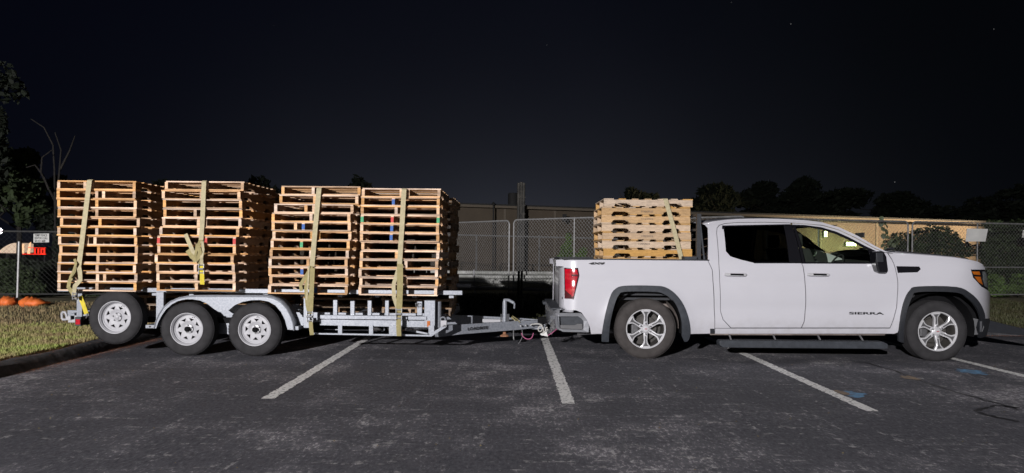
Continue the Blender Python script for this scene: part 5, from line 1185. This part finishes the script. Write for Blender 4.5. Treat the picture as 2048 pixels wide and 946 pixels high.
# wheel-house boxes inside keep the underside closed
# headache rack behind the cab
q0 = P(1398, 428, 9.55); x0 = P(1394, 470, 9.5).x
rk_ = MB().box(x0, x0+.055, 9.56, 10.82, q0.z-.03, q0.z-.0).build('cargo_rack', M['plastic'], TK)
for y in (9.50, 10.82): MB().box(x0, x0+.055, y, y+.06, zt_, q0.z).build('rack_post', M['plastic'], rk_)
mb = MB()
for z in (zt_+.03, 1.55, 1.68): mb.box(x0+.01, x0+.04, 9.56, 10.82, z, z+.03)
mb.build('rack_bar', M['plastic'], rk_)
mb = MB(); mb.bar((x0+.10, 9.5, zt_), (x0+.03, 9.5, q0.z-.05), .02, .02); mb.box(x0-.18, x0-.02, 9.42, 9.6, zt_, zt_+.05); mb.build('rack_bracket', M['plasticg'], rk_)
# ---- cab back wall and interior
bx0, bx1 = P(1413, 500, 9.3).x, P(1780, 520, 9.3).x
mb = MB(); vs = []
for z, dx in ((.55, 0), (1.27, 0), (1.75, .03)):
    yy = S(2.8, z)+.02
    for y in (yy, 2*TCY-yy): vs.append((bx0+.03+dx, y, z))
mb.add(vs[:4], [(0, 1, 3, 2)]); mb.build('cab_back', M['paint'], TK)
mb = MB(); mb.add(vs[2:], [(0, 1, 3, 2)]); mb.build('rear_window', M['glass_dark'], TK)
mb = MB(); mb.box(bx0+.05, 5.1, TY+.12, 2*TCY-TY-.12, .55, .60); mb.build('cab_floor', M['dark'], TK)
mb = MB(); mb.box(bx0+.1, 4.35, TY+.34, 2*TCY-TY-.34, 1.765, 1.775); mb.build('headliner', M['seat'], TK)
def seat(x, y, w_, rake=.18, nm='seat'):
    mb = MB(); mb.prism([(x-.05, .85), (x+.5, .88), (x+.5, .98), (x+.05, .97)], y-w_/2, y+w_/2)
    mb.prism([(x-.10, .92), (x+.06, .92), (x-rake+.02, 1.46), (x-rake-.12, 1.46)], y-w_/2, y+w_/2)
    o = mb.build(nm, M['seat'], TK, bevel=.03)
    mb = MB(); mb.prism([(x-rake-.13, 1.47), (x-rake-.02, 1.47), (x-rake-.03, 1.66), (x-rake-.13, 1.66)], y-w_*.25, y+w_*.25); mb.build('headrest', M['seat'], o, bevel=.03)
seat(4.16, TCY-.42, .52); seat(4.16, TCY+.42, .52); seat(3.35, TCY, 1.5, .2, 'rear_seat')
mb = MB(); mb.prism([(4.95, .8), (5.3, .8), (5.45, 1.30), (5.25, 1.31), (5.0, 1.28), (4.92, 1.15)], TY+.17, 2*TCY-TY-.17); mb.build('dashboard', M['seat'], TK, bevel=.02)
mb = MB(); c = Vector((4.83, TCY+.42, 1.20)); mb.tube([c+Vector((.09*math.sin(t), .18*math.cos(t), .17*math.sin(t))) for t in [R(20*i) for i in range(19)]], .014, 6, False); mb.build('steering_wheel', M['seat'], TK)
mb = MB(); mb.box(4.98, 5.0, TCY-.12, TCY+.12, 1.62, 1.69); mb.build('inside_mirror', M['seat'], TK)
# ---- underside and running board
mb = MB(); mb.box(2.25, 5.0, TY+.22, 2*TCY-TY-.22, .40, .56); mb.build('floor_pan', M['dark'], TK)
for y in (TY+.45, TCY+.45):
    mb = MB(); mb.box(.85, 6.2, y, y+.10, .42, .58); mb.build('frame_rail', M['dark'], TK)
mb = MB(); mb.box(.70, 1.2, TY+.2, 2*TCY-TY-.2, .50, .75); mb.tube([(1.0, TCY-.4, .47), (1.0, TCY+.4, .47)], .12, 14); mb.build('spare_carrier', M['dark'], TK)
sb = MB(); a = P(1437, 680, 9.10); b = P(1773.5, 681, 9.10); zt2 = a.z; zb2 = P(1600, 696, 9.10).z
sb.prism([(a.x, zt2-.02), (a.x+.02, zt2), (b.x-.06, zt2), (b.x, zt2-.03), (b.x, zb2+.01), (b.x-.02, zb2), (a.x+.05, zb2), (a.x+.005, zb2+.03)], 9.06, 9.21)
sbo = sb.build('running_board', M['plasticg'], TK, bevel=.012)
for (p0, p1) in ((1472, 1592), (1622, 1745)):
    mb = MB(); x0_, x1_ = P(p0, 682, 9.1).x, P(p1, 682, 9.1).x; k = 18
    for i in range(k): 
        x = x0_+(x1_-x0_)*i/k; mb.box(x, x+.022, 9.08, 9.19, zt2, zt2+.006)
    mb.build('tread_pad', M['plastic'], sbo)
for px in (1462, 1551, 1641, 1726):
    mb = MB(); x = P(px, 680, 9.15).x; mb.bar((x, 9.14, zt2-.01), (x, 9.44, .47), .016, .016); mb.build('bracket', M['steel'], sbo)
mirpart(sbo)
# wheel houses
for xc in (1.745, 5.53):
    mb = MB(); vs = []; n = 16; r_ = .50
    for i in range(n+1):
        t = R(-12+204*i/n)
        for y in (TY+.05, TY+.50): vs.append((xc+r_*math.cos(t)*.98, y, .42+r_*math.sin(t)*.94))
    mb.add(vs, [(2*i, 2*i+1, 2*i+3, 2*i+2) for i in range(n)]); o = mb.build('wheel_house', M['dark'] if xc > 3 else M['dark'], TK, smooth=True); mir(o)
    mb = MB(); mb.add([(xc-.55, TY+.49, .45), (xc+.55, TY+.49, .45), (xc+.55, TY+.49, 1.0), (xc-.55, TY+.49, 1.0)], [(0, 1, 2, 3)]); o = mb.build('wheel_house_wall', M['wellliner'] if xc < 3 else M['dark'], TK); mir(o)
# dusty liner arc visible above the rear tyre
mb = MB(); vs = []; n = 20
for i in range(n+1):
    t = R(-5+120*i/n)
    for y in (TY+.16, TY+.48): vs.append((1.745+.455*math.cos(t), y, .42+.43*math.sin(t)))
mb.add(vs, [(2*i, 2*i+1, 2*i+3, 2*i+2) for i in range(n)]); mir(mb.build('wheel_liner', M['wellliner'], TK, smooth=True))
# ---- wheels
def truck_wheel(xc, name, rot, m, yout=9.19, steer=0.0):
    Rt, rim, wd = .392, .248, .265; zc = Rt; c = (0, 0, 0)
    w_ = empty(name, (xc, yout, zc)); w_.parent = TK; w_.location = Vector((xc, yout, zc))-TK.location; o0 = Vector((xc, yout, zc)); c = (xc, yout+.012, zc)
    tyre('tyre', c, Rt, wd, rim, m, w_, tread=84, ribs=5, depth=.002, lugs=False)
    mb = MB(); mb.lathe([(rim+.010, .006), (rim+.008, -.002), (rim, -.002), (rim-.006, .006), (rim-.010, .022)], c, 72); mb.build('rim', M['chrome'], w_, smooth=True, split=35)
    mb = MB(); mb.lathe([(rim-.010, .022), (rim-.018, .05), (rim-.022, .18)], c, 48); mb.build('rim_barrel', M['disc'], w_, smooth=True)
    mb = MB(); mb.lathe([(rim-.020, .20), (.03, .20)], c, 32); mb.lathe([(.16, .12), (.16, .145), (.06, .145), (.06, .12), (.16, .12)], c, 32); mb.build('brake_disc', M['disc'], w_)
    mb = MB(); mb.box(xc-.17, xc-.08, yout+.11, yout+.18, zc-.08, zc+.07); mb.build('brake_caliper', M['alloy_dark'], w_, bevel=.01)
    # six forked spokes
    def L2(a, r, s, y): return (c[0]+r*math.cos(a)-s*math.sin(a), c[1]+y, c[2]+r*math.sin(a)+s*math.cos(a))
    for k in range(6):
        a = rot+2*math.pi*k/6
        prof = [(.045, .030, .026), (.10, .026, .020), (.15, .022, .012), (.185, .030, .008), (.215, .052, .006), (.243, .078, .006)]
        mb = MB(); vs = []
        for r, h, y in prof: vs += [L2(a, r, -h, y+.006), L2(a, r, -h*.72, y), L2(a, r, h*.72, y), L2(a, r, h, y+.006), L2(a, r, h*.8, y+.05), L2(a, r, -h*.8, y+.05)]
        mb.add(vs, [(6*i+j, 6*i+(j+1) % 6, 6*i+6+(j+1) % 6, 6*i+6+j) for i in range(len(prof)-1) for j in range(6)]+[(0, 1, 2, 3, 4, 5), (35, 34, 33, 32, 31, 30)])
        mb.build('spoke', M['chrome'], w_)
        g_ = MB(); vs = []
        for r, h, y in ((.095, .010, .019), (.15, .009, .010), (.185, .012, .0055), (.212, .026, .004), (.224, .040, .0035)): vs += [L2(a, r, -h, y), L2(a, r, h, y)]
        g_.add(vs, [(2*i, 2*i+1, 2*i+3, 2*i+2) for i in range(4)]); g_.build('spoke_groove', M['alloy_dark'], w_)
    mb = MB(); mb.lathe([(.062, .05), (.060, .022), (.050, .016), (.046, .010), (.038, .004), (.0005, .002)], c, 36); mb.build('centre_cap', M['chrome'], w_, smooth=True, split=30)
    lg = MB()
    for k in range(6):
        a = rot+R(0)+2*math.pi*k/6; p0, p1 = L2(a+R(0), .070, 0, .03), L2(a, .070, 0, .004); lg.tube([p0, p1, L2(a, .070, 0, 0)], [.013, .013, .008], 8)
    lg.build('lug_nut', M['steel'], w_, smooth=True); 
    em = MB(); em.box(xc-.016, xc+.016, yout+.0115, yout+.0135, zc-.004, zc+.004); em.build('cap_emblem', M['lens_red'], w_)
    return w_
rw = truck_wheel(1.745, 'wheel', R(-30), M['tyre_dirty']); fw = truck_wheel(5.53, 'wheel', R(-24), M['tyre'])
for w_ in (rw, fw):
    c = copy_tree(w_, TK); c.scale = (1, -1, 1); c.location.y = -w_.location.y
for xc in (1.745, 5.53): MB().tube([(xc, TY+.3, .39), (xc, 2*TCY-TY-.3, .39)], .05, 10).build('axle', M['dark'], TK)
